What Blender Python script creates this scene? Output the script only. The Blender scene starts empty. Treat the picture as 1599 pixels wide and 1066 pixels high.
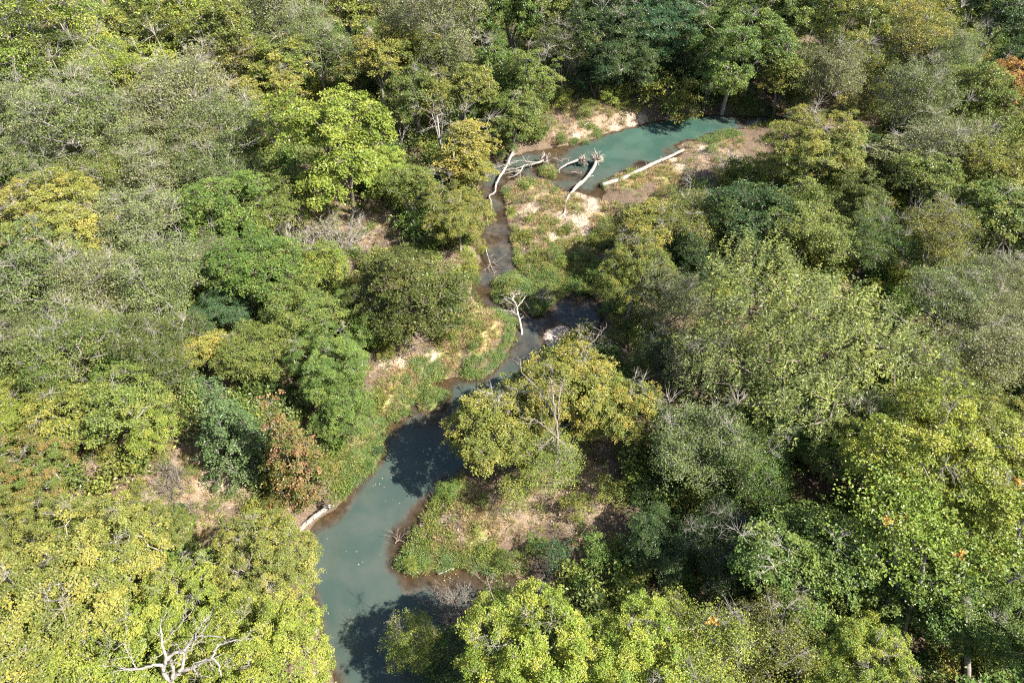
import bpy, math, random
import numpy as np
from mathutils import Vector

# ------------------------------------------------------------------ camera, sky, sun
SC = bpy.context.scene
CAM_H = 60.0
PITCH = math.radians(46.0)
FPX = 1066.0                      # focal length in photo pixels (24 mm on 36 mm)
cam_data = bpy.data.cameras.new('camera')
cam_data.lens = 24.0
cam_data.sensor_width = 36.0
cam_data.clip_start = 0.5
cam_data.clip_end = 3000.0
cam = bpy.data.objects.new('camera', cam_data)
cam.location = (0, 0, CAM_H)
cam.rotation_euler = (math.pi / 2 - PITCH, 0, 0)
SC.collection.objects.link(cam)
SC.camera = cam

SUN_EL = math.radians(47)
SUN_AZ = math.radians(112)        # clockwise from +Y: from the right and a little behind the camera
world = bpy.data.worlds.new('World')
SC.world = world
world.use_nodes = True
wn = world.node_tree.nodes
sky = wn.new('ShaderNodeTexSky')
sky.sky_type = 'NISHITA'
sky.sun_disc = False
sky.sun_elevation = SUN_EL
sky.sun_rotation = SUN_AZ
sky.altitude = 100
sky.dust_density = 1.5
world.node_tree.links.new(sky.outputs[0], wn['Background'].inputs[0])
wn['Background'].inputs[1].default_value = 0.078
sun_data = bpy.data.lights.new('sun', 'SUN')
sun_data.energy = 5.0
sun_data.angle = math.radians(0.5)
sun_data.color = (1.0, 0.955, 0.87)
sun = bpy.data.objects.new('sun', sun_data)
sdir = Vector((math.sin(SUN_AZ) * math.cos(SUN_EL), math.cos(SUN_AZ) * math.cos(SUN_EL), math.sin(SUN_EL)))
sun.rotation_euler = sdir.to_track_quat('Z', 'Y').to_euler()
sun.location = (60, -30, 90)
SC.collection.objects.link(sun)
SC.view_settings.view_transform = 'Standard'
SC.view_settings.look = 'None'
SC.view_settings.gamma = 1.0
SC.view_settings.exposure = 1.72
SC.view_settings.use_curve_mapping = False
SC.render.engine = 'CYCLES'
SC.cycles.use_denoising = False
SC.cycles.filter_width = 1.15
SC.cycles.max_bounces = 7
SC.cycles.diffuse_bounces = 3
SC.cycles.glossy_bounces = 2
SC.cycles.transmission_bounces = 4
SC.cycles.transparent_max_bounces = 6

C = SC.collection
rng = np.random.default_rng(11)
random.seed(11)

# ------------------------------------------------------------------ pixel -> ground
SP, CP = math.sin(PITCH), math.cos(PITCH)


def at(u, v, z=0.0):
    a = (np.asarray(u, float) - 799.5) / FPX
    b = (np.asarray(v, float) - 533.0) / FPX
    dx, dy, dz = a, CP - b * SP, -SP - b * CP
    t = (z - CAM_H) / dz
    return np.stack([dx * t, dy * t, np.zeros_like(t) + z], -1)


def depth_at(p):
    return p[..., 1] * CP + (CAM_H - p[..., 2]) * SP


# ------------------------------------------------------------------ noise helpers (numpy)
def vnoise(x, y, seed=0):
    xi, yi = np.floor(x).astype(np.int64), np.floor(y).astype(np.int64)
    xf, yf = x - xi, y - yi
    xf, yf = xf * xf * (3 - 2 * xf), yf * yf * (3 - 2 * yf)

    def h(i, j):
        n = (i * 374761393 + j * 668265263 + seed * 1442695041) & 0x7fffffff
        n = ((n ^ (n >> 13)) * 1274126177) & 0x7fffffff
        return ((n ^ (n >> 16)) & 0xffff) / 65535.0
    a, b, c, d = h(xi, yi), h(xi + 1, yi), h(xi, yi + 1), h(xi + 1, yi + 1)
    return (a * (1 - xf) + b * xf) * (1 - yf) + (c * (1 - xf) + d * xf) * yf


def fbm(x, y, seed=0, o=4):
    s, a, t = 0, 1.0, 0
    for k in range(o):
        s = s + a * vnoise(x * 2 ** k, y * 2 ** k, seed + k)
        t += a
        a *= 0.5
    return s / t


def sstep(a, b, x):
    t = np.clip((x - a) / (b - a), 0, 1)
    return t * t * (3 - 2 * t)


# ------------------------------------------------------------------ river outline
def Z4(pts):   # zoomed crop coordinates of the log jam
    return [(740 + x / 4.4417, 160 + y / 4.4417) for x, y in pts]


def Z5(pts):   # crop of the middle reach
    return [(560 + x / 4.4417, 400 + y / 4.4417) for x, y in pts]


RIVER_PX = [(1330, 160), (1260, 172), (1205, 182), (1150, 180), (1110, 178), (1060, 183), (1010, 192), (975, 200), (945, 210), (905, 224),
            (870, 230), (835, 236), (805, 242), (780, 249), (760, 258), (748, 275), (748, 300), (754, 330), (750, 365),
            (750, 390), (748, 415), (740, 438), (735, 454), (741, 470), (750, 480), (768, 485), (792, 492), (806, 506), (803, 530),
            (795, 548), (784, 560), (774, 572), (757, 590), (735, 592), (702, 590), (679, 595), (672, 606), (655, 612),
            (646, 622), (643, 643), (625, 655), (602, 664), (601, 690), (590, 718), (575, 740), (550, 765), (530, 785), (508, 803),
            (488, 822), (472, 840), (468, 870), (476, 900), (487, 940), (500, 980), (512, 1020), (528, 1066), (540, 1160), (560, 1400),
            (790, 1400), (720, 1160), (690, 1066), (700, 1010), (740, 960), (790, 930), (818, 912), (803, 900), (760, 891), (715, 888), (680, 892),
            (645, 897), (622, 885), (626, 868), (640, 850), (650, 820), (670, 790), (690, 768), (706, 755), (730, 735),
            (765, 700), (800, 655), (828, 605), (846, 565), (852, 540), (850, 528), (856, 516), (870, 510), (888, 511), (905, 518),
            (925, 524), (942, 514), (945, 495), (936, 472), (916, 457), (885, 452), (858, 448), (835, 440), (815, 425),
            (806, 400), (800, 370), (793, 340), (788, 312), (785, 293), (796, 281), (820, 279), (846, 280), (866, 295), (880, 300),
            (907, 301), (927, 309), (941, 314), (946, 300), (938, 289), (950, 281), (968, 272), (985, 266), (1010, 262), (1045, 250), (1066, 240),
            (1058, 228), (1070, 222), (1100, 217), (1127, 207), (1153, 203), (1207, 190), (1262, 180), (1330, 172)]
ISLES_PX = [Z5([(950, 195), (1000, 150), (1100, 140), (1210, 200), (1250, 270), (1345, 305), (1335, 360), (1225, 420), (1150, 395),
                (1100, 330), (1020, 345), (910, 290), (905, 265), (1000, 270)]),
            Z4([(450, 475), (520, 430), (575, 500), (570, 530), (460, 522)]),
            [(655, 617), (675, 610), (690, 608), (694, 620), (688, 636), (665, 640), (652, 632)],
            Z5([(1235, 215), (1330, 195), (1440, 215), (1450, 270), (1380, 295), (1260, 280)])]


def poly_world(pp):
    p = np.array(pp, float)
    return at(p[:, 0], p[:, 1])[:, :2]


RIV = poly_world(RIVER_PX)
ISL = [poly_world(p) for p in ISLES_PX]


def sd_poly(P, x, y):
    x = np.asarray(x, float)
    y = np.asarray(y, float)
    d = np.full(x.shape, 1e18)
    inside = np.zeros(x.shape, bool)
    n = len(P)
    for i in range(n):
        ax, ay = P[i]
        bx, by = P[(i + 1) % n]
        ex, ey = bx - ax, by - ay
        wx, wy = x - ax, y - ay
        t = np.clip((wx * ex + wy * ey) / (ex * ex + ey * ey), 0, 1)
        d = np.minimum(d, (wx - t * ex) ** 2 + (wy - t * ey) ** 2)
        c = (ay > y) != (by > y)
        with np.errstate(divide='ignore', invalid='ignore'):
            xx = ax + (y - ay) / (by - ay + 1e-12) * ex
        inside ^= c & (x < xx)
    d = np.sqrt(d)
    return np.where(inside, -d, d)


def sd(x, y):
    x = np.asarray(x, float)
    y = np.asarray(y, float)
    wob = (fbm(x * 0.8, y * 0.8, 5, 3) - 0.5) * 1.1
    s = sd_poly(RIV, x, y)
    for P in ISL:
        s = np.maximum(s, -sd_poly(P, x, y))
    return s + wob * np.clip(1.2 - np.abs(s) * 0.2, 0, 1)


# kinds of open ground: (px, py, radius px)
PATCH = {
    'sand': [(744, 472, 9), (752, 483, 7), (738, 458, 5), (674, 576, 10), (748, 478, 9), (742, 466, 7), (670, 570, 12), (662, 582, 10), (680, 562, 9), (985, 190, 12), (1005, 187, 12), (960, 197, 9), (925, 325, 18),
             (905, 345, 20), (880, 338, 13), (833, 325, 13), (818, 332, 10), (905, 305, 14), (925, 312, 12), (865, 372, 12), (1186, 168, 14), (1060, 262, 16),
             (868, 402, 10), (915, 365, 12), (642, 552, 9), (600, 580, 10), (630, 578, 12), (700, 530, 9), (360, 770, 15), (340, 745, 10), (660, 820, 9),
             (900, 215, 8), (1050, 245, 10), (760, 846, 9), (1100, 236, 14)],
    'gravel': [(882, 518, 17), (868, 526, 15), (900, 526, 12)],
    'litter': [(840, 315, 34), (880, 345, 32), (830, 345, 22), (845, 385, 20), (815, 320, 16), (910, 330, 24), (850, 365, 20), (820, 302, 14), (900, 310, 16), (700, 800, 18), (660, 835, 14), (720, 840, 22), (580, 575, 22), (620, 572, 22), (640, 555, 20), (350, 770, 40), (300, 760, 46), (200, 720, 38), (250, 790, 32),
               (318, 850, 28), (950, 192, 30), (915, 205, 24), (880, 213, 18), (790, 790, 32), (765, 812, 34), (835, 785, 38), (900, 790, 40),
               (985, 150, 40), (945, 165, 36), (880, 170, 30), (1040, 640, 34), (1010, 690, 30), (292, 460, 18), (570, 365, 40), (510, 370, 36),
               (730, 455, 12), (725, 470, 12), (1120, 240, 34), (1080, 265, 22), (920, 740, 30), (500, 690, 20), (280, 700, 20), (900, 130, 24), (810, 880, 16)],
    'straw': [(985, 285, 16), (1015, 275, 14), (725, 515, 16), (715, 540, 14), (655, 600, 14), (628, 612, 14), (610, 640, 10), (740, 510, 26), (762, 522, 18), (745, 548, 18), (702, 562, 16), (690, 585, 12), (640, 600, 18), (620, 622, 18), (850, 305, 26), (830, 292, 14),
              (835, 352, 18), (862, 385, 18), (880, 315, 22), (570, 690, 12), (560, 705, 10), (690, 850, 20), (740, 790, 26), (875, 165, 26), (1040, 272, 24), (935, 335, 20),
              (750, 835, 24), (815, 300, 12), (900, 385, 16), (870, 265, 6)],
    'green': [(900, 420, 34), (850, 425, 22), (880, 385, 15), (860, 358, 9), (842, 408, 12), (930, 375, 20), (795, 300, 12), (640, 625, 20),
              (603, 655, 14), (555, 725, 22), (580, 700, 16), (722, 492, 16), (738, 532, 14), (700, 545, 14), (648, 860, 26), (672, 800, 18), (712, 775, 24), (750, 872, 28),
              (700, 872, 28), (930, 158, 30), (965, 165, 26), (1180, 180, 16), (950, 210, 10), (800, 330, 10), (808, 372, 12), (818, 405, 12), (590, 640, 16),
              (540, 755, 18), (860, 268, 10), (810, 455, 22), (850, 465, 16), (876, 455, 14), (670, 622, 16), (990, 270, 10), (735, 425, 14), (730, 400, 12), (640, 600, 8)],
}
PW = {}
for k_, L_ in PATCH.items():
    w = []
    for (u, v, r) in L_:
        p = at(u, v, 0.5)
        rr = r * depth_at(p) / FPX
        w.append((p[0], p[1], rr, rr * 1.25))
    PW[k_] = w


def field(kind, x, y):
    f = np.zeros(np.shape(x))
    for (cx, cy, rx, ry) in PW[kind]:
        f = np.maximum(f, np.exp(-(((x - cx) / rx) ** 2 + ((y - cy) / ry) ** 2) * 0.8))
    return f


LOWPOLY = poly_world([(780, 285), (850, 275), (960, 310), (960, 400), (960, 460), (900, 470), (800, 450), (770, 380)])
LOW2 = poly_world([(600, 900), (640, 800), (700, 740), (800, 740), (880, 800), (860, 900), (760, 930)])
LOW4 = poly_world([(1010, 335), (938, 318), (936, 290), (1000, 258), (1040, 250), (1066, 216), (1150, 196), (1210, 180), (1340, 160), (1340, 230), (1180, 262), (1110, 300)])
LOW3 = poly_world([(830, 540), (850, 500), (940, 500), (950, 560), (900, 580)])


def tz(x, y):
    x = np.asarray(x, float)
    y = np.asarray(y, float)
    s = sd(x, y)
    low = np.maximum(np.maximum(sstep(1.5, -2.5, sd_poly(LOWPOLY, x, y)), sstep(1.5, -2.5, sd_poly(LOW2, x, y))), np.maximum(sstep(1, -1, sd_poly(LOW3, x, y)), sstep(1.5, -1.5, sd_poly(LOW4, x, y))))
    n = fbm(x * 0.25, y * 0.25, 2, 4)
    n2 = fbm(x * 1.3, y * 1.3, 9, 3)
    hi = 0.12 + 1.7 * sstep(0.0, 3.2, s + (n - .5) * 2.0) + 1.5 * sstep(3, 22, s) + (n - .5) * 1.6 * sstep(1, 6, s) + 3.0 * sstep(20, 90, s)
    lo = 0.10 + 0.55 * sstep(0, 4, s) + (n - 0.5) * 0.5 * sstep(0.3, 3, s)
    land = hi * (1 - low) + lo * low + (n2 - .5) * 0.30 * sstep(0, 1.5, s)
    bed = -0.10 - 1.5 * sstep(0, 5.0, -s) + (n2 - .5) * 0.14
    b = sstep(-0.35, 0.35, s)
    return bed * (1 - b) + land * b


# ------------------------------------------------------------------ materials
def new_mat(name):
    m = bpy.data.materials.new(name)
    m.use_nodes = True
    nt = m.node_tree
    for n in list(nt.nodes):
        nt.nodes.remove(n)
    return m, nt


class G:
    """small node graph helper"""
    def __init__(self, nt):
        self.nt = nt

    def n(self, t, **kw):
        nd = self.nt.nodes.new(t)
        for k, v in kw.items():
            setattr(nd, k, v)
        return nd

    def l(self, a, b):
        self.nt.links.new(a, b)

    def attr(self, name, typ='GEOMETRY'):
        return self.n('ShaderNodeAttribute', attribute_name=name, attribute_type=typ)

    def math(self, op, a, b=None, clamp=False):
        nd = self.n('ShaderNodeMath', operation=op, use_clamp=clamp)
        for i, s in enumerate((a, b)):
            if s is None:
                continue
            if isinstance(s, (int, float)):
                nd.inputs[i].default_value = s
            else:
                self.l(s, nd.inputs[i])
        return nd.outputs[0]

    def mix(self, f, a, b, blend='MIX'):
        nd = self.n('ShaderNodeMix', data_type='RGBA', blend_type=blend)
        for i, s in ((0, f), (6, a), (7, b)):
            if isinstance(s, (int, float)):
                nd.inputs[i].default_value = s
            elif isinstance(s, tuple):
                nd.inputs[i].default_value = (*s, 1.0) if len(s) == 3 else s
            else:
                self.l(s, nd.inputs[i])
        return nd.outputs[2]

    def noise(self, scale, detail=4, rough=0.55, vec=None, dist=0.0):
        nd = self.n('ShaderNodeTexNoise')
        nd.inputs['Scale'].default_value = scale
        nd.inputs['Detail'].default_value = detail
        nd.inputs['Roughness'].default_value = rough
        nd.inputs['Distortion'].default_value = dist
        if vec is not None:
            self.l(vec, nd.inputs['Vector'])
        return nd.outputs['Fac']

    def ramp(self, f, a, b):
        nd = self.n('ShaderNodeMapRange', interpolation_type='SMOOTHSTEP')
        self.l(f, nd.inputs[0])
        nd.inputs[1].default_value = a
        nd.inputs[2].default_value = b
        return nd.outputs[0]

    def hsv(self, col, h=None, s=None, v=None):
        nd = self.n('ShaderNodeHueSaturation')
        self.l(col, nd.inputs['Color'])
        for k, val in (('Hue', h), ('Saturation', s), ('Value', v)):
            if val is None:
                continue
            if isinstance(val, (int, float)):
                nd.inputs[k].default_value = val
            else:
                self.l(val, nd.inputs[k])
        return nd.outputs[0]


def leaf_material(name, instanced=False):
    m, nt = new_mat(name)
    g = G(nt)
    if instanced:
        base = g.attr('tint', 'INSTANCER').outputs['Color']
        tip = g.attr('tip', 'INSTANCER').outputs['Color']
        amt = 0.35
    else:
        base = g.attr('leafcol', 'OBJECT').outputs['Color']
        tip = g.attr('tipcol', 'OBJECT').outputs['Color']
        amt = g.attr('tipamt', 'OBJECT').outputs['Fac']
    rnd = g.attr('rnd').outputs['Fac']
    clu = g.attr('clu').outputs['Fac']
    # clump hue: some clumps have turned, most have not
    k = g.math('ADD', g.math('MULTIPLY', clu, 0.75), g.math('MULTIPLY', rnd, 0.5))
    k = g.math('SUBTRACT', g.math('ADD', k, amt), 0.75)
    k = g.math('MULTIPLY', k, 1.7, clamp=True)
    col = g.mix(k, base, tip)
    r2 = g.math('FRACT', g.math('MULTIPLY', rnd, 17.31))
    c5 = g.math('FRACT', g.math('MULTIPLY', clu, 5.3))
    val = g.math('ADD', g.math('MULTIPLY', r2, 0.55), g.math('ADD', g.math('MULTIPLY', c5, 0.28), 0.60))
    r3 = g.math('FRACT', g.math('MULTIPLY', rnd, 7.77))
    hue = g.math('ADD', g.math('MULTIPLY', r3, 0.03), 0.485)
    col = g.hsv(col, hue, 0.95, val)
    p = g.n('ShaderNodeBsdfPrincipled')
    g.l(col, p.inputs['Base Color'])
    p.inputs['Roughness'].default_value = 0.36
    p.inputs['Specular IOR Level'].default_value = 0.27
    t = g.n('ShaderNodeBsdfTranslucent')
    tc = g.hsv(col, 0.492, 1.1, 1.15)
    g.l(tc, t.inputs['Color'])
    mx = g.n('ShaderNodeMixShader')
    mx.inputs[0].default_value = 0.32
    g.l(p.outputs[0], mx.inputs[1])
    g.l(t.outputs[0], mx.inputs[2])
    out = g.n('ShaderNodeOutputMaterial')
    g.l(mx.outputs[0], out.inputs[0])
    return m


M_LEAF = leaf_material('leaves')
M_LEAFI = leaf_material('leaves_small_plants', True)


def bark_material(name, c1, c2, scale=3.0):
    m, nt = new_mat(name)
    g = G(nt)
    co = g.n('ShaderNodeTexCoord')
    mp = g.n('ShaderNodeMapping')
    mp.inputs['Scale'].default_value = (1, 1, 0.35)
    g.l(co.outputs['Object'], mp.inputs[0])
    f = g.noise(scale, 6, 0.65, mp.outputs[0])
    f2 = g.noise(scale * 6, 4, 0.6, mp.outputs[0])
    col = g.mix(g.ramp(f, 0.35, 0.65), c1, c2)
    col = g.mix(g.math('MULTIPLY', g.ramp(f2, 0.45, 0.75), 0.5), col, tuple(c * 0.35 for c in c1))
    p = g.n('ShaderNodeBsdfPrincipled')
    g.l(col, p.inputs['Base Color'])
    p.inputs['Roughness'].default_value = 0.9
    b = g.n('ShaderNodeBump')
    b.inputs['Strength'].default_value = 0.6
    b.inputs['Distance'].default_value = 0.05
    g.l(f2, b.inputs['Height'])
    g.l(b.outputs[0], p.inputs['Normal'])
    out = g.n('ShaderNodeOutputMaterial')
    g.l(p.outputs[0], out.inputs[0])
    return m


M_BARK = {
    'brown': bark_material('bark_brown', (0.10, 0.075, 0.055), (0.17, 0.14, 0.11)),
    'grey': bark_material('bark_grey', (0.15, 0.13, 0.11), (0.25, 0.225, 0.195)),
    'pale': bark_material('bark_pale', (0.25, 0.22, 0.185), (0.38, 0.345, 0.30)),
    'white': bark_material('bark_white', (0.20, 0.175, 0.148), (0.35, 0.315, 0.27)),
    'drift': bark_material('driftwood', (0.24, 0.195, 0.155), (0.40, 0.34, 0.28)),
    'driftdark': bark_material('driftwood_wet', (0.13, 0.09, 0.065), (0.24, 0.18, 0.14)),
    'twig': bark_material('twig_grey_brown', (0.15, 0.12, 0.095), (0.24, 0.20, 0.165)),
}


# ------------------------------------------------------------------ mesh helpers
def mesh_from(name, verts, faces, mats=(), attrs=None, smooth=False):
    """faces: (n,k) array, k 3 or 4"""
    verts = np.ascontiguousarray(verts, dtype=np.float32)
    faces = np.ascontiguousarray(faces, dtype=np.int32)
    me = bpy.data.meshes.new(name)
    nf, k = faces.shape
    me.vertices.add(len(verts))
    me.vertices.foreach_set('co', verts.ravel())
    me.loops.add(nf * k)
    me.loops.foreach_set('vertex_index', faces.ravel())
    me.polygons.add(nf)
    me.polygons.foreach_set('loop_start', np.arange(0, nf * k, k, dtype=np.int32))
    me.polygons.foreach_set('use_smooth', np.full(nf, smooth, dtype=bool))
    for m in mats:
        me.materials.append(m)
    for (an, dom, arr) in (attrs or []):
        a = me.attributes.new(an, 'FLOAT', dom)
        a.data.foreach_set('value', np.ascontiguousarray(arr, dtype=np.float32))
    me.update(calc_edges=True)
    return me


class Tubes:
    def __init__(self):
        self.v, self.f, self.n = [], [], 0

    def add(self, pts, rad, sides=6, cap=True):
        pts = np.asarray(pts, float)
        rad = np.asarray(rad, float)
        if len(pts) < 2:
            return
        if cap:      # close the ends with a shallow cone
            e0, e1 = pts[0] - pts[1], pts[-1] - pts[-2]
            e0 = e0 / (np.linalg.norm(e0) + 1e-9) * rad[0] * 0.25
            e1 = e1 / (np.linalg.norm(e1) + 1e-9) * rad[-1] * 0.25
            pts = np.vstack([pts[0] + e0, pts, pts[-1] + e1])
            rad = np.concatenate([[rad[0] * 0.02], rad, [rad[-1] * 0.02]])
        m = len(pts)
        d = np.gradient(pts, axis=0)
        d /= np.linalg.norm(d, axis=1, keepdims=True) + 1e-9
        ref = np.array([0.31, 0.17, 0.93]) if abs(d[0][2]) < 0.9 else np.array([1.0, 0.1, 0.0])
        a = np.cross(d, ref)
        a /= np.linalg.norm(a, axis=1, keepdims=True) + 1e-9
        b = np.cross(d, a)
        th = np.arange(sides) / sides * 2 * math.pi
        ring = pts[:, None, :] + rad[:, None, None] * (np.cos(th)[None, :, None] * a[:, None, :] + np.sin(th)[None, :, None] * b[:, None, :])
        self.v.append(ring.reshape(-1, 3))
        i = np.arange(m - 1)[:, None] * sides
        j = np.arange(sides)[None, :]
        j2 = (j + 1) % sides
        f = np.stack([i + j, i + j2, i + sides + j2, i + sides + j], -1).reshape(-1, 4) + self.n
        self.f.append(f)
        self.n += m * sides

    def mesh(self, name, mat, smooth=True):
        return mesh_from(name, np.concatenate(self.v), np.concatenate(self.f), [mat], smooth=smooth)


def smooth_path(pts, n=4, jit=0.0, r=None):
    """Catmull-Rom through pts"""
    r = r or rng
    p = np.asarray(pts, float)
    if len(p) < 3:
        t = np.linspace(0, 1, n * 2)[:, None]
        q = p[0] * (1 - t) + p[-1] * t
    else:
        e = np.vstack([2 * p[0] - p[1], p, 2 * p[-1] - p[-2]])
        out = []
        for i in range(1, len(e) - 2):
            for t in np.linspace(0, 1, n, endpoint=False):
                a, b, c, d = e[i - 1], e[i], e[i + 1], e[i + 2]
                out.append(0.5 * ((2 * b) + (-a + c) * t + (2 * a - 5 * b + 4 * c - d) * t * t + (-a + 3 * b - 3 * c + d) * t ** 3))
        out.append(e[-2])
        q = np.array(out)
    if jit:
        q[1:-1] += r.normal(0, jit, (len(q) - 2, 3))
    return q


def leaves_mesh(name, c, nrm, size, asp, clu, r, fold=0.25, mat=None, droop=0.0):
    n = len(c)
    nrm = nrm / (np.linalg.norm(nrm, axis=1, keepdims=True) + 1e-9)
    t = r.normal(size=(n, 3))
    t[:, 2] -= droop
    t -= (t * nrm).sum(1, keepdims=True) * nrm
    t /= np.linalg.norm(t, axis=1, keepdims=True) + 1e-9
    b = np.cross(nrm, t)
    L = size[:, None]
    W = (size * asp)[:, None]
    up = nrm * (W * fold)
    v = np.stack([c - t * L * 0.5, c + b * W * 0.5 + up + t * L * 0.08, c + t * L * 0.5, c - b * W * 0.5 + up + t * L * 0.08], 1).reshape(-1, 3)
    f = np.arange(n * 4, dtype=np.int32).reshape(-1, 4)
    return mesh_from(name, v, f, [mat or M_LEAF], [('rnd', 'FACE', r.random(n)), ('clu', 'FACE', clu)])


# ------------------------------------------------------------------ tree generator
def gen_tree(name, seed, R=6.0, H=13.0, cb=0.28, nclump=90, cr=1.35, sprays=10, per=28, leaf=0.26, asp=0.75, shape='round',
             flat=0.55, lobes=6, lobeamp=0.35, barkkey='grey', r0=0.30, out=0.5, rndn=0.7, spr=0.42, bare=0, inner=0.25, twig=True, droop=0.0, gap=1.3, bark2='white'):
    r = np.random.default_rng(seed)
    zc = H * (cb + (1 - cb) * 0.45)
    az = H - zc
    azl = zc - H * cb
    ld = r.normal(size=(lobes, 3))
    ld[:, 2] = np.abs(ld[:, 2]) * 0.6 - 0.1
    ld /= np.linalg.norm(ld, axis=1, keepdims=True)
    la = r.uniform(0.3, 1.0, lobes) * lobeamp
    cen, tries = [], 0
    mind = cr * gap
    nb_ = lobes + 2
    bl = []
    for i in range(nb_):
        th = (i + r.uniform(-.35, .35)) / nb_ * 6.283 * 1.618
        q = math.sqrt((i + 0.3) / nb_) * 0.68
        br = R * r.uniform(0.22, 0.44) * (1.1 - 0.2 * q)
        hz = zc + az * (0.50 - 1.1 * q * q + r.uniform(-.45, .42))
        bl.append((math.cos(th) * R * q + r.normal(0, .09) * R, math.sin(th) * R * q + r.normal(0, .09) * R, hz, br, br * r.uniform(1.0, 1.7)))
    bl = np.array(bl)
    while len(cen) < nclump and tries < nclump * 60:
        tries += 1
        d = r.normal(size=3)
        d /= np.linalg.norm(d)
        rad = (1 - inner) + inner * r.random() if r.random() < 0.78 else r.uniform(0.3, 0.8)
        e = (1 - lobeamp * 0.5) + (la * np.exp(7 * (ld @ d - 1))).sum()
        if shape == 'cone':
            z = r.random() ** 1.5
            w = (1 - z) ** 1.05 * (0.8 + 0.35 * r.random()) + .04
            th = r.random() * 6.283
            q = r.uniform(0.55, 1.0)
            p = np.array([math.cos(th) * R * w * q, math.sin(th) * R * w * q, H * (cb + (1 - cb) * z * 0.97)])
        elif shape == 'umbrella':
            z = abs(d[2])
            p = np.array([d[0] * R * e * rad, d[1] * R * e * rad, zc + (az * z * rad if d[2] > 0 else -azl * z * 0.55)])
            p[2] = round(p[2] / 1.5) * 1.5 + r.normal() * 0.2
        elif shape == 'column':
            p = np.array([d[0] * R * e * rad, d[1] * R * e * rad, zc + d[2] * (az if d[2] > 0 else azl) * rad])
        else:
            b_ = bl[int(r.integers(nb_))]
            if d[2] < -0.35:
                d[2] = -d[2]
            q = r.uniform(0.82, 1.05) if r.random() > inner * 0.5 else r.uniform(.3, .8)
            p = np.array([b_[0] + d[0] * b_[3] * q, b_[1] + d[1] * b_[3] * q, b_[2] + d[2] * b_[4] * q])
            if p[2] > H:
                continue
            w_ = ((p[0] - bl[:, 0]) / bl[:, 3]) ** 2 + ((p[1] - bl[:, 1]) / bl[:, 3]) ** 2 + ((p[2] - bl[:, 2]) / bl[:, 4]) ** 2
            if (w_ < 0.42).any() and r.random() > inner * 0.6:
                continue
        if p[2] < H * cb * 0.7:
            continue
        if all((p[0] - q[0]) ** 2 + (p[1] - q[1]) ** 2 + (p[2] - q[2]) ** 2 > mind * mind for q in cen):
            cen.append(p)
        elif tries % 40 == 0:
            mind *= 0.97
    cen = np.array(cen)
    # --- skeleton: hang every clump on the nearest point of what has grown so far
    nodes, par = [], []
    fork = H * cb * r.uniform(0.75, 1.0)
    lean = r.normal(0, 0.04, 2) * H
    steps = 5
    nodes.append(np.array([0, 0, -0.8]))
    par.append(-1)
    for i in range(1, steps + 1):
        t = i / steps
        nodes.append(np.array([lean[0] * t * t, lean[1] * t * t, fork * t]))
        par.append(len(nodes) - 2)
    top = len(nodes) - 1
    if shape in ('cone',):
        for i in range(1, 9):
            nodes.append(np.array([lean[0], lean[1], fork + (H * 0.95 - fork) * i / 8]))
            par.append(len(nodes) - 2)
        nl = 0
    else:
        nl = int(r.integers(4, 7))
    for i in range(nl):
        th = (i + r.uniform(-.3, .3)) / nl * 6.283
        q = r.uniform(0.25, 0.55)
        if shape == 'column':
            q *= 0.6
        tgt = np.array([math.cos(th) * R * q, math.sin(th) * R * q, zc + az * r.uniform(-0.1, 0.5)])
        last = top
        s0 = nodes[top]
        for j in range(1, 5):
            t = j / 4
            p = s0 * (1 - t) + tgt * t
            p[2] += math.sin(t * math.pi) * 0.4
            p = p + r.normal(0, 0.16, 3)
            nodes.append(p)
            par.append(last)
            last = len(nodes) - 1
    tip = []
    for ci in np.argsort(np.linalg.norm(cen - np.array([0, 0, fork]), axis=1)):
        c = cen[ci]
        A = np.array(nodes[3:])
        dd = np.linalg.norm(A - c, axis=1) + np.clip(A[:, 2] - c[2] + 0.4, 0, None) * 1.2
        k = int(np.argmin(dd)) + 3
        s0 = nodes[k]
        L = np.linalg.norm(c - s0)
        ns = max(1, int(L / 1.1))
        last = k
        for j in range(1, ns + 1):
            t = j / ns
            p = s0 * (1 - t) + c * t
            p[2] += math.sin(t * math.pi) * L * 0.07
            if j < ns:
                p = p + r.normal(0, 0.10, 3)
            nodes.append(p)
            par.append(last)
            last = len(nodes) - 1
        tip.append((ci, last))
    # pipe-model radii
    N = len(nodes)
    area = np.zeros(N)
    for ci, k in tip:
        while k >= 0:
            area[k] += 1
            k = par[k]
    rad = r0 * (area / area[0]) ** 0.46
    rad = np.clip(rad, 0.022, None)
    rad[0] *= 1.35
    nodes = np.array(nodes)
    T = Tubes()
    TB = Tubes()
    children = {}
    for i, p in enumerate(par):
        children.setdefault(p, []).append(i)
    # follow chains along the thickest child
    stack = [(0, None)]
    while stack:
        i, prev = stack.pop()
        chain = [] if prev is None else [prev]
        cur = i
        while True:
            chain.append(cur)
            ch = sorted(children.get(cur, []), key=lambda q: -area[q])
            if not ch:
                break
            for q in ch[1:]:
                stack.append((q, cur))
            cur = ch[0]
        rr = rad[chain].copy()
        if prev is not None:
            rr[0] = min(rr[0], rr[1] * 1.2)
        T.add(nodes[chain], rr, 6 if rr.max() > 0.12 else (4 if rr.max() > 0.05 else 3), cap=False)
    # --- foliage
    nb = int(bare * len(cen))
    order = r.permutation(len(cen))
    # bare limbs stand among the higher clumps
    hi_ = sorted(order.tolist(), key=lambda q: -cen[q][2] + r.uniform(0, H * .5))
    bareset = set(hi_[:nb])
    tipnode = dict(tip)
    P, NN, SZ, CL = [], [], [], []
    ctr = np.array([0, 0, zc - az * 0.3])
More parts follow.
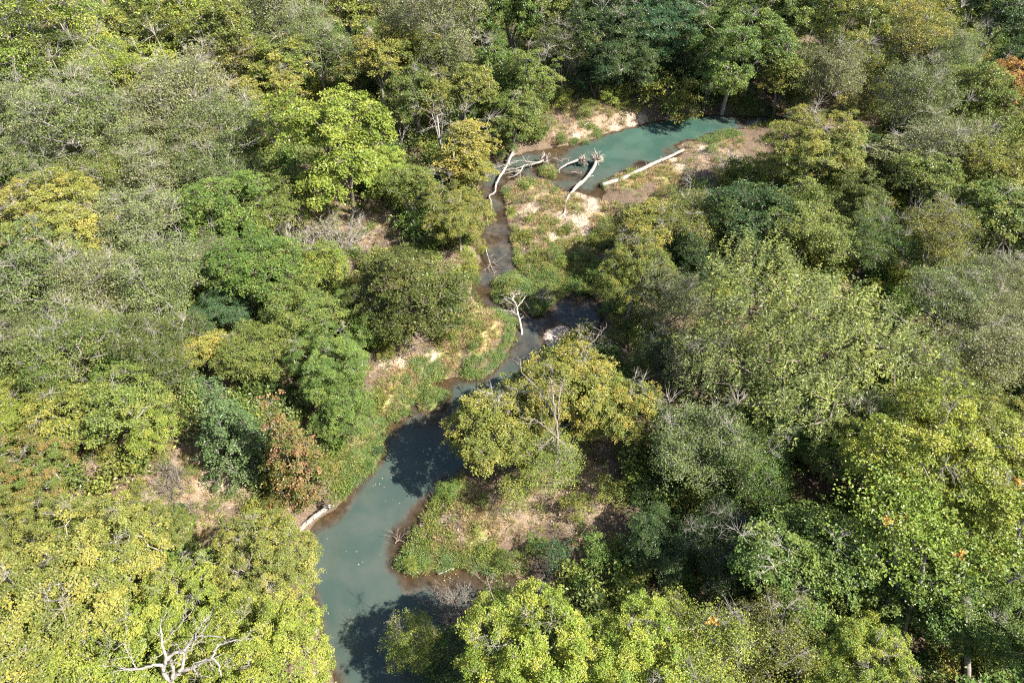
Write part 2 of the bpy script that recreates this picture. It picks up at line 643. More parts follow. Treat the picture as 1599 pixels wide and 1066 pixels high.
    for ci in range(len(cen)):
        c = cen[ci]
        crr = cr * r.uniform(0.75, 1.25)
        ns = max(3, int(sprays * r.uniform(0.7, 1.25)))
        o = c - ctr
        o = o / (np.linalg.norm(o) + 1e-6)
        if shape == 'feather':
            sp = c + r.normal(0, 1, (ns, 3)) * np.array([crr * 0.38, crr * 0.38, crr * 0.7])
        else:
            sv = r.normal(size=(ns, 3))
            sv /= np.linalg.norm(sv, axis=1, keepdims=True)
            sv[:, 2] = np.where(sv[:, 2] < -0.2, -sv[:, 2], sv[:, 2])
            sv = sv * (0.55 + 0.45 * r.random((ns, 1)) ** 0.7) * crr
            sv[:, 2] *= flat
            far_ = r.random((ns, 1)) < 0.16          # shoots that stick out of the clump
            sv = np.where(far_, sv * r.uniform(1.25, 1.9, (ns, 1)), sv)
            sp = c + sv + o * crr * 0.15
        if ci in bareset:
            kk, ch_ = tipnode[ci], []
            while kk >= 0 and len(ch_) < 6:
                ch_.append(nodes[kk])
                kk = par[kk]
            ch_ = np.array(ch_[::-1])
            ext = c + o * crr * r.uniform(.5, 1.3) + np.array([0, 0, crr * .5])
            if len(ch_) > 1:
                pth = np.vstack([ch_, ext]) + np.array([0, 0, .04])
                TB.add(pth, np.linspace(.065, .025, len(pth)), 5, cap=False)
            for q in sp[:7]:
                q = ext + (q - c) * 1.15
                mid = (ext + q) / 2 + r.normal(0, .12, 3)
                TB.add([ext, mid, q], [.026, .018, .008], 3, cap=False)
                for _ in range(4):
                    q2 = mid + r.normal(0, .45, 3) + (q - ext) * .7
                    TB.add([mid, (mid + q2) / 2 + r.normal(0, .05, 3), q2], [.014, .010, .005], 3, cap=False)
            continue
        if twig:
            for q in sp:
                mid = (c + q) / 2 + r.normal(0, 0.08, 3)
                T.add([c, mid, q + (q - c) * 0.12], [0.026, 0.018, 0.008], 3, cap=False)
        clr = r.random()
        cnt = np.maximum(4, (per * r.uniform(0.6, 1.4, ns))).astype(int)
        idx = np.repeat(np.arange(ns), cnt)
        m = len(idx)
        if shape == 'feather':
            off = r.normal(0, 1, (m, 3)) * np.array([spr * 0.35, spr * 0.35, spr * 1.7])
        else:
            dirs = (sp - c)
            dirs /= np.linalg.norm(dirs, axis=1, keepdims=True) + 1e-6
            pn = dirs * 0.5 + np.array([0, 0, 0.9]) + o * 0.35
            pn /= np.linalg.norm(pn, axis=1, keepdims=True)
            off = r.normal(0, 1, (m, 3)) * spr
            pq = pn[idx]
            off -= (off * pq).sum(1, keepdims=True) * pq * 0.68
        P.append(sp[idx] + off)
        nn = np.array([0, 0, 0.75]) + o * out + r.normal(0, rndn, (m, 3))
        NN.append(nn)
        SZ.append(leaf * r.uniform(0.65, 1.25, m))
        CL.append(np.clip(clr + r.normal(0, 0.16, ns)[idx], 0, 1))
    P, NN, SZ, CL = np.concatenate(P), np.concatenate(NN), np.concatenate(SZ), np.concatenate(CL)
    crown = leaves_mesh(name + '_crown', P, NN, SZ, asp, CL, r, droop=droop)
    nt_ = sum(len(q) for q in T.f)
    if TB.n:
        T.v += TB.v
        T.f += [q + T.n for q in TB.f]
        T.n += TB.n
    trunk = T.mesh(name + '_trunk', M_BARK[barkkey])
    if TB.n:
        trunk.materials.append(M_BARK[bark2])
        mi = np.zeros(len(trunk.polygons), np.int32)
        mi[nt_:] = 1
        trunk.polygons.foreach_set('material_index', mi)
    return dict(trunk=trunk, crown=crown, R=float(np.percentile(np.linalg.norm(P[:, :2], axis=1), 93)), H=float(P[:, 2].max()))


def gen_bare(name, seed, H=7.0, spread=0.5, stems=1, barkkey='white', r0=0.16, depth=5, kids=3, up=0.25):
    r = np.random.default_rng(seed)
    T = Tubes()
    T2 = Tubes()

    def grow(p, d, L, rad, lvl):
        n = 5 if lvl < 2 else 3
        pts = [p]
        for i in range(n):
            d = d + r.normal(0, 0.16, 3) + np.array([0, 0, up * 0.15])
            d = d / np.linalg.norm(d)
            p = p + d * L / n
            pts.append(p)
        rr = np.linspace(rad, rad * (0.5 if lvl < depth - 1 else 0.3), n + 1)
        (T if lvl == 0 else T2).add(pts, rr, 6 if rad > 0.07 else (4 if rad > 0.03 else 3), cap=lvl == 0)
        if lvl >= depth - 1:
            return
        nk = kids + (1 if r.random() < 0.4 else 0)
        for k in range(nk):
            i = int(r.integers(max(1, n // 2), n + 1)) if lvl else int(r.integers(2, n + 1))
            dd = d + r.normal(0, 1, 3) * np.array([spread, spread, spread * 0.6]) * 1.5
            dd[2] = dd[2] * 0.7 + up
            dd /= np.linalg.norm(dd)
            q = pts[i]
            grow(q, dd, L * r.uniform(0.5, 0.8), max(rr[i] * 0.64, 0.021), lvl + 1)
    for s in range(stems):
        th = r.random() * 6.28
        tilt = 0.12 if stems == 1 else 0.5
        d = np.array([math.cos(th) * tilt, math.sin(th) * tilt, 1.0])
        d /= np.linalg.norm(d)
        off = np.array([math.cos(th), math.sin(th), 0]) * (0.0 if stems == 1 else 0.2)
        grow(off + np.array([0, 0, -0.5]), d, H * 0.5, r0, 0)
    allv = np.concatenate(T2.v)
    return dict(trunk=T.mesh(name + '_trunk', M_BARK[barkkey]), branches=T2.mesh(name + '_branches', M_BARK[barkkey]),
                R=float(np.percentile(np.linalg.norm(allv[:, :2], axis=1), 92)), H=float(allv[:, 2].max()))


SPEC = {}


def spec(kind, n, seed, **kw):
    SPEC[kind] = [gen_tree('%s_%d' % (kind, i), seed + i * 7, **kw) for i in range(n)]


spec('round', 5, 100, R=6, H=13, nclump=92, cr=1.0, sprays=10, per=20, leaf=0.25, barkkey='grey', spr=0.25, flat=.8, rndn=.55, out=.45, bare=.02, bark2='pale')
spec('airy', 6, 200, R=6.5, H=13.5, nclump=115, cr=1.15, sprays=12, per=16, leaf=0.20, asp=0.62, flat=0.95, spr=0.34, rndn=.8, out=0.4,
     barkkey='grey', bare=0.045, r0=0.24, inner=0.5, lobes=7, gap=1.35)
spec('dense', 4, 300, R=6, H=12, cb=0.12, nclump=150, cr=0.95, sprays=10, per=20, leaf=0.22, asp=0.6, barkkey='brown', rndn=0.6, flat=0.75, spr=.23, lobes=10, gap=1.2)
spec('cone', 2, 400, R=4.2, H=13, cb=0.06, nclump=110, cr=0.8, sprays=8, per=19, leaf=0.24, shape='cone', barkkey='grey', r0=0.2, rndn=0.6, spr=.25)
spec('feather', 2, 500, R=9, H=17, cb=0.15, nclump=230, cr=1.3, sprays=12, per=17, leaf=0.24, asp=0.32, shape='feather', barkkey='brown', rndn=.9,
     lobes=10, r0=0.4, spr=0.30, inner=0.3, twig=False, droop=-0.6, gap=1.25)
spec('near', 5, 600, R=9, H=17, nclump=150, cr=1.12, sprays=13, per=32, leaf=0.205, asp=0.85, barkkey='pale', r0=0.34, spr=0.26, bare=0.035, bark2='white', rndn=0.5, lobes=10, flat=.7, gap=1.6)
spec('open', 4, 700, R=8, H=16, cb=0.25, nclump=110, cr=1.2, sprays=12, per=30, leaf=0.23, asp=0.85, barkkey='grey', r0=0.36, spr=0.27, bare=0.04, rndn=0.5, inner=0.1, flat=.7, lobes=6, gap=1.4, bark2='pale')
spec('layered', 1, 800, R=7, H=14, cb=0.2, nclump=105, cr=1.1, sprays=11, per=24, leaf=0.26, flat=0.4, barkkey='brown', lobes=9, rndn=0.45, spr=.28, gap=1.35)
spec('bush', 5, 900, R=2.6, H=3.6, cb=0.02, nclump=30, cr=0.6, sprays=7, per=14, leaf=0.18, asp=0.6, barkkey='twig', r0=0.08, rndn=0.7, spr=0.2, twig=False, lobes=4)
spec('column', 3, 950, R=3.6, H=14, cb=0.12, nclump=95, cr=0.9, sprays=9, per=20, leaf=0.23, shape='column', barkkey='grey', lobeamp=0.8, rndn=0.6, spr=.24, bare=.05, bark2='pale')
for i, (k, kw) in enumerate([('dead', dict(H=9, barkkey='white', r0=0.17, depth=5)), ('dead', dict(H=10, barkkey='pale', r0=0.16, depth=5, up=0.35, spread=0.4)),
                             ('dead', dict(H=8, barkkey='pale', r0=0.14, depth=5, stems=2)),
                             ('brush', dict(H=4.5, barkkey='twig', r0=0.09, stems=8, depth=4, kids=4, spread=0.5)),
                             ('brush', dict(H=4.0, barkkey='pale', r0=0.10, stems=6, depth=4, kids=4, spread=0.6))]):
    SPEC.setdefault(k, []).append(gen_bare('%s_%d' % (k, i), 40 + i, **kw))

# ------------------------------------------------------------------ colours of foliage (leaf, turned leaf, share turned)
COL = {
    'grey': ((0.165, 0.186, 0.066), (0.28, 0.28, 0.12), 0.12),
    'feathery': ((0.135, 0.172, 0.050), (0.36, 0.38, 0.07), 0.13),
    'greyg': ((0.128, 0.170, 0.046), (0.25, 0.28, 0.09), 0.10),
    'olive': ((0.150, 0.180, 0.030), (0.33, 0.29, 0.05), 0.16),
    'gold': ((0.200, 0.215, 0.038), (0.40, 0.31, 0.055), 0.22),
    'amber': ((0.170, 0.192, 0.032), (0.38, 0.30, 0.05), 0.20),
    'spray': ((0.42, 0.25, 0.045), (0.48, 0.34, 0.08), 0.3),
    'yellow': ((0.158, 0.188, 0.034), (0.37, 0.325, 0.06), 0.20),
    'fresh': ((0.195, 0.255, 0.028), (0.40, 0.40, 0.05), 0.25),
    'yellowg': ((0.170, 0.225, 0.028), (0.35, 0.35, 0.05), 0.2),
    'lime': ((0.175, 0.245, 0.028), (0.30, 0.34, 0.045), 0.25),
    'green': ((0.090, 0.155, 0.026), (0.21, 0.26, 0.045), 0.14),
    'mid': ((0.115, 0.160, 0.028), (0.24, 0.25, 0.05), 0.16),
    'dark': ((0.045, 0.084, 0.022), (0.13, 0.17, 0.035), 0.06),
    'blue': ((0.050, 0.110, 0.040), (0.12, 0.18, 0.055), 0.03),
    'bluegreen': ((0.112, 0.175, 0.054), (0.17, 0.22, 0.09), 0.08),
    'darkol': ((0.085, 0.112, 0.022), (0.19, 0.19, 0.04), 0.12),
    'orange': ((0.42, 0.25, 0.055), (0.55, 0.33, 0.09), 0.3),
    'red': ((0.13, 0.16, 0.03), (0.36, 0.18, 0.09), 0.27),
    'rust': ((0.12, 0.155, 0.025), (0.31, 0.17, 0.055), 0.22),
}


def setcol(o, key, jit=0.12):
    a, b, t = COL[key]
    k = 1 + random.uniform(-jit, jit)
    w = random.uniform(-jit, jit) * 0.6
    o['leafcol'] = [a[0] * k * (1 + w), a[1] * k, a[2] * k]
    o['tipcol'] = [b[0] * k, b[1] * k, b[2] * k]
    o['tipamt'] = t + random.uniform(-.05, .05)


def empty(name, loc, rz=0.0, label=None, cat=None, group=None):
    o = bpy.data.objects.new(name, None)
    o.location = loc
    o.rotation_euler = (0, 0, rz)
    o.empty_display_size = 0.5
    C.objects.link(o)
    if label:
        o['label'] = label
    if cat:
        o['category'] = cat
    if group:
        o['group'] = group
    return o


def put(name, me, parent=None):
    o = bpy.data.objects.new(name, me)
    C.objects.link(o)
    o.parent = parent
    return o


NAME = {'round': 'broadleaf_tree', 'airy': 'sparse_tree', 'dense': 'dense_tree', 'cone': 'conical_tree', 'feather': 'feathery_tree', 'near': 'maple_tree',
        'open': 'spreading_tree', 'layered': 'layered_tree', 'bush': 'bush', 'column': 'slender_tree', 'dead': 'dead_tree', 'brush': 'bare_bush'}
used = {}


def plant(kind, x, y, W, H, colkey, label, cat, group, var=None, rz=None, bark=None, zoff=0.0):
    S = SPEC[kind]
    if var is None:
        var = used.get(kind, 0)
        used[kind] = var + 1
    p = S[var % len(S)]
    z = float(tz(np.array([x]), np.array([y]))[0])
    rz = random.uniform(0, 6.28) if rz is None else rz
    o = empty(NAME[kind], (x, y, z - 0.1 + zoff), rz, label, cat, group)
    s = W / (2 * p['R'])
    sz = H / p['H']
    t = put('trunk', p['trunk'], o)
    if bark:
        t.material_slots[0].link = 'OBJECT'
        t.material_slots[0].material = M_BARK[bark]
    cname = 'branches' if 'branches' in p else 'crown'
    c = put(cname, p[cname], o)
    if bark and cname == 'branches':
        c.material_slots[0].link = 'OBJECT'
        c.material_slots[0].material = M_BARK[bark]
    if cname == 'crown':
        setcol(c, colkey)
    for q in (t, c):
        q.scale = (s, s, sz)
    return o


PLACED = []
TALL = {'round': 1.22, 'airy': 1.18, 'near': 1.18, 'dense': 1.15, 'open': 1.12, 'layered': 1.15}


def tree_px(u, v, wpx, kind, colkey, label, ratio=1.0, hmax=22, bark=None, var=None, rz=None, frac=0.60, cat=None, group=None):
    """crown centre at photo pixel (u, v), crown wpx wide"""
    zc = 8.0
    for _ in range(12):
        p = at(u, v, zc)
        W = wpx * depth_at(p) / FPX
        H = min(W * ratio * TALL.get(kind, 1.0), hmax)
        g = float(tz(p[0:1], p[1:2])[0])
        zc = zc * 0.4 + (g + H * frac) * 0.6
    PLACED.append((p[0], p[1], W / 2))
    bush = kind in ('bush', 'brush')
    return plant(kind, p[0], p[1], W, H * (1.15 if kind == 'dead' else 1), colkey, label, cat or ('bush' if bush else 'tree'), group or ('bushes along the creek' if bush else 'trees of the creek woodland'),
                 var, rz, bark)


# ------------------------------------------------------------------ ground
def axis(a0, a1, lo, hi, fine, grow=1.22, mx=14):
    mid = list(np.arange(lo, hi + 1e-6, fine))
    st, x, left = fine, lo, []
    while x > a0:
        st = min(st * grow, mx)
        x -= st
        left.append(x)
    st, x, right = fine, mid[-1], []
    while x < a1:
        st = min(st * grow, mx)
        x += st
        right.append(x)
    return np.array(left[::-1] + mid + right)


GX = axis(-420, 420, -42, 62, 0.4)
GY = axis(-120, 700, 24, 118, 0.4)
X, Y = np.meshgrid(GX, GY)
S_ = sd(X, Y)
Z = tz(X, Y)
nx, ny = len(GX), len(GY)
V = np.stack([X, Y, Z], -1).reshape(-1, 3)
ii = np.arange(nx * ny).reshape(ny, nx)
F = np.stack([ii[:-1, :-1], ii[:-1, 1:], ii[1:, 1:], ii[1:, :-1]], -1).reshape(-1, 4)
FLD = {k: field(k, X, Y) for k in PATCH}
FLD['green'] = FLD['green'] * (1 - 0.75 * FLD['litter'])


def ground_material():
    m, nt = new_mat('creek_bank_soil')
    g = G(nt)
    co = g.n('ShaderNodeTexCoord').outputs['Object']
    big = g.noise(0.35, 5, 0.6, co)
    mid = g.noise(1.6, 6, 0.65, co)
    fine = g.noise(7.0, 6, 0.7, co)
    vf = g.noise(28.0, 3, 0.6, co)
    lit = g.mix(g.ramp(fine, 0.38, 0.62), (0.085, 0.060, 0.042), (0.19, 0.135, 0.095))
    lit = g.mix(g.math('MULTIPLY', g.ramp(mid, 0.52, 0.7), 0.6), lit, (0.075, 0.085, 0.030))
    def edge(name, nz, w=0.18, base=0.42):
        a = g.attr(name).outputs['Fac']
        v = g.math('ADD', a, g.math('MULTIPLY', g.math('SUBTRACT', nz, 0.5), 1.3))
        return g.ramp(v, base - w, base + w)
    lcol = g.mix(g.ramp(fine, 0.35, 0.65), (0.165, 0.120, 0.078), (0.31, 0.235, 0.158))
    lcol = g.mix(g.math('MULTIPLY', g.ramp(vf, 0.5, 0.7), 0.5), lcol, (0.40, 0.30, 0.22))
    c = g.mix(edge('litter', mid), lit, lcol)
    gcol = g.mix(g.ramp(fine, 0.35, 0.65), (0.095, 0.130, 0.028), (0.19, 0.21, 0.06))
    c = g.mix(edge('green', mid), c, gcol)
    stc = g.mix(g.ramp(fine, 0.35, 0.65), (0.30, 0.20, 0.10), (0.40, 0.33, 0.16))
    stc = g.mix(g.ramp(big, 0.5, 0.6), stc, (0.24, 0.25, 0.085))
    c = g.mix(edge('straw', g.math('ADD', g.math('MULTIPLY', mid, .6), g.math('MULTIPLY', fine, .4))), c, stc)
    sa = g.mix(g.ramp(fine, 0.35, 0.65), (0.33, 0.24, 0.165), (0.50, 0.405, 0.30))
    c = g.mix(edge('sand', g.math('ADD', g.math('MULTIPLY', mid, .55), g.math('MULTIPLY', fine, .45)), 0.14, 0.66), c, sa)
    gr = g.mix(g.ramp(vf, 0.4, 0.6), (0.26, 0.20, 0.17), (0.52, 0.44, 0.38))
    c = g.mix(edge('gravel', mid, 0.15, 0.35), c, gr)
    # creek bed and the wet rim above the water line
    bed = g.mix(g.ramp(mid, 0.4, 0.65), (0.070, 0.052, 0.036), (0.125, 0.095, 0.066))
    bed = g.mix(g.math('MULTIPLY', g.ramp(fine, 0.5, 0.65), 0.5), bed, (0.10, 0.085, 0.05))
    s = g.attr('shore').outputs['Fac']
    c = g.mix(g.ramp(s, 0.14, -0.05), c, bed)
    mul = g.math('ADD', g.math('MULTIPLY', g.noise(11.0, 5, 0.75, co), 1.1), 0.42)
    c = g.hsv(c, None, None, mul)
    p = g.n('ShaderNodeBsdfPrincipled')
    g.l(c, p.inputs['Base Color'])
    p.inputs['Roughness'].default_value = 0.95
    p.inputs['Specular IOR Level'].default_value = 0.15
    b = g.n('ShaderNodeBump')
    b.inputs['Strength'].default_value = 0.9
    b.inputs['Distance'].default_value = 0.12
    g.l(g.math('ADD', g.math('MULTIPLY', fine, 0.7), g.math('MULTIPLY', vf, 0.4)), b.inputs['Height'])
    g.l(b.outputs[0], p.inputs['Normal'])
    out = g.n('ShaderNodeOutputMaterial')
    g.l(p.outputs[0], out.inputs[0])
    return m


me = mesh_from('ground', V, F, [ground_material()], [('shore', 'POINT', S_.ravel())] + [(k, 'POINT', FLD[k].ravel()) for k in PATCH], smooth=True)
o = put('ground', me)
o['kind'] = 'structure'

# ------------------------------------------------------------------ water
def water_material():
    m, nt = new_mat('creek_water')
    g = G(nt)
    co = g.n('ShaderNodeTexCoord').outputs['Object']
    d = g.attr('deep').outputs['Fac']
    teal = g.attr('teal').outputs['Fac']
    dark = g.attr('dark_and_shade').outputs['Fac']
    n1 = g.noise(0.22, 4, 0.55, co, 0.2)
    n2 = g.noise(1.1, 4, 0.6, co, 0.5)
    grey = g.mix(g.ramp(n1, 0.38, 0.66), (0.040, 0.060, 0.051), (0.058, 0.072, 0.060))
    tl = g.mix(g.ramp(n1, 0.35, 0.65), (0.030, 0.068, 0.052), (0.050, 0.092, 0.070))
    c = g.mix(teal, grey, tl)
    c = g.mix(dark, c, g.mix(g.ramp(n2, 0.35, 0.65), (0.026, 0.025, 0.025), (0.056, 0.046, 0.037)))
    silt = g.mix(g.ramp(n2, 0.4, 0.65), (0.066, 0.054, 0.041), (0.096, 0.077, 0.058))
    k = g.ramp(g.math('ADD', d, g.math('MULTIPLY', g.math('SUBTRACT', n1, 0.5), 1.2)), 0.05, 1.1)
    c = g.mix(k, silt, c)
    p = g.n('ShaderNodeBsdfPrincipled')
    g.l(c, p.inputs['Base Color'])
    p.inputs['Roughness'].default_value = 0.06
    p.inputs['IOR'].default_value = 1.33
    # thin water over the shoals lets the bed show through
    tr = g.n('ShaderNodeBsdfTransparent')
    tr.inputs[0].default_value = (0.80, 0.74, 0.62, 1)
    gl = g.n('ShaderNodeBsdfGlossy')
    gl.inputs['Roughness'].default_value = 0.06
    fr = g.n('ShaderNodeFresnel')
    fr.inputs[0].default_value = 1.33
    thin = g.n('ShaderNodeMixShader')
    g.l(fr.outputs[0], thin.inputs[0])
    g.l(tr.outputs[0], thin.inputs[1])
    g.l(gl.outputs[0], thin.inputs[2])
    mx = g.n('ShaderNodeMixShader')
    a = g.ramp(g.math('ADD', d, g.math('MULTIPLY', g.math('SUBTRACT', n2, 0.5), 0.5)), -0.2, 0.8)
    g.l(g.math('MULTIPLY', a, 0.97), mx.inputs[0])
    g.l(thin.outputs[0], mx.inputs[1])
    g.l(p.outputs[0], mx.inputs[2])
    b = g.n('ShaderNodeBump')
    b.inputs['Strength'].default_value = 0.25
    b.inputs['Distance'].default_value = 0.05
    mp = g.n('ShaderNodeMapping')
    mp.inputs['Scale'].default_value = (1.0, 2.6, 1)
    mp.inputs['Rotation'].default_value = (0, 0, 0.3)
    g.l(co, mp.inputs[0])
    w = g.noise(2.6, 4, 0.55, mp.outputs[0], 0.3)
    w2 = g.noise(0.8, 2, 0.5, co)
    rip = g.attr('ripple').outputs['Fac']
    h = g.math('MULTIPLY', g.math('ADD', w, g.math('MULTIPLY', w2, 0.5)), g.math('ADD', g.math('MULTIPLY', rip, 1.5), 0.25))
    g.l(h, b.inputs['Height'])
    for nd in (p, gl, fr):
        g.l(b.outputs[0], nd.inputs['Normal'])
    out = g.n('ShaderNodeOutputMaterial')
    g.l(mx.outputs[0], out.inputs[0])
    return m


def blobs(L, x, y):
    f = np.zeros(np.shape(x))
    for (u, v, r) in L:
        p = at(u, v, 0)
        rr = r * depth_at(p) / FPX
        f = np.maximum(f, np.exp(-(((x - p[0]) / rr) ** 2 + ((y - p[1]) / (rr * 1.2)) ** 2) * 0.8))
    return f


cm = np.maximum.reduce([S_[:-1, :-1], S_[:-1, 1:], S_[1:, 1:], S_[1:, :-1]])
keep = (np.minimum.reduce([S_[:-1, :-1], S_[:-1, 1:], S_[1:, 1:], S_[1:, :-1]]) < 1.0).ravel()
Fw = F[keep]
uq, inv = np.unique(Fw, return_inverse=True)
Fw = inv.reshape(-1, 4)
wx, wy, ws = X.ravel()[uq], Y.ravel()[uq], S_.ravel()[uq]
shoal = blobs([(870, 240, 30), (900, 275, 30), (935, 300, 20), (800, 270, 26), (775, 300, 22), (775, 340, 24), (775, 375, 22), (770, 415, 20), (755, 455, 18), (840, 258, 20),
               (630, 845, 50), (655, 870, 30), (655, 800, 24), (700, 905, 40), (760, 905, 40), (640, 905, 26), (690, 755, 14), (860, 500, 18), (870, 535, 12), (905, 470, 22), (690, 598, 24), (520, 800, 24),
               (620, 668, 16), (1160, 190, 14), (1110, 213, 12), (1040, 235, 14), (1000, 255, 18)], wx, wy)
deepm = blobs([(640, 720, 60), (560, 900, 46), (540, 1000, 60), (560, 830, 30), (1000, 215, 40), (1060, 205, 50), (950, 245, 22)], wx, wy)
deep = np.clip(-ws * 0.85, -0.3, 2.4) * (1 - 0.80 * shoal) + deepm * 0.6 * sstep(0.2, 2.0, -ws) - 0.25 * shoal
teal = blobs([(1000, 215, 60), (1080, 205, 70), (950, 240, 30)  , (1180, 190, 50)], wx, wy)
dk = blobs([(775, 360, 60), (775, 410, 50), (790, 300, 30), (770, 460, 34), (830, 500, 30), (900, 480, 50), (860, 460, 40), (810, 540, 40), (680, 650, 36)], wx, wy)  # brown middle reach, plus tree shade painted on the side pool and lower bend
rp = blobs([(785, 400, 36), (900, 495, 30), (800, 440, 26), (860, 480, 24), (560, 820, 30)], wx, wy)
me = mesh_from('water', np.stack([wx, wy, wx * 0], -1), Fw, [water_material()],
               [('deep', 'POINT', deep), ('teal', 'POINT', teal), ('dark_and_shade', 'POINT', np.clip(dk, 0, 1) * 0.9), ('ripple', 'POINT', rp)], smooth=True)
o = put('creek_water', me)
o['kind'] = 'structure'

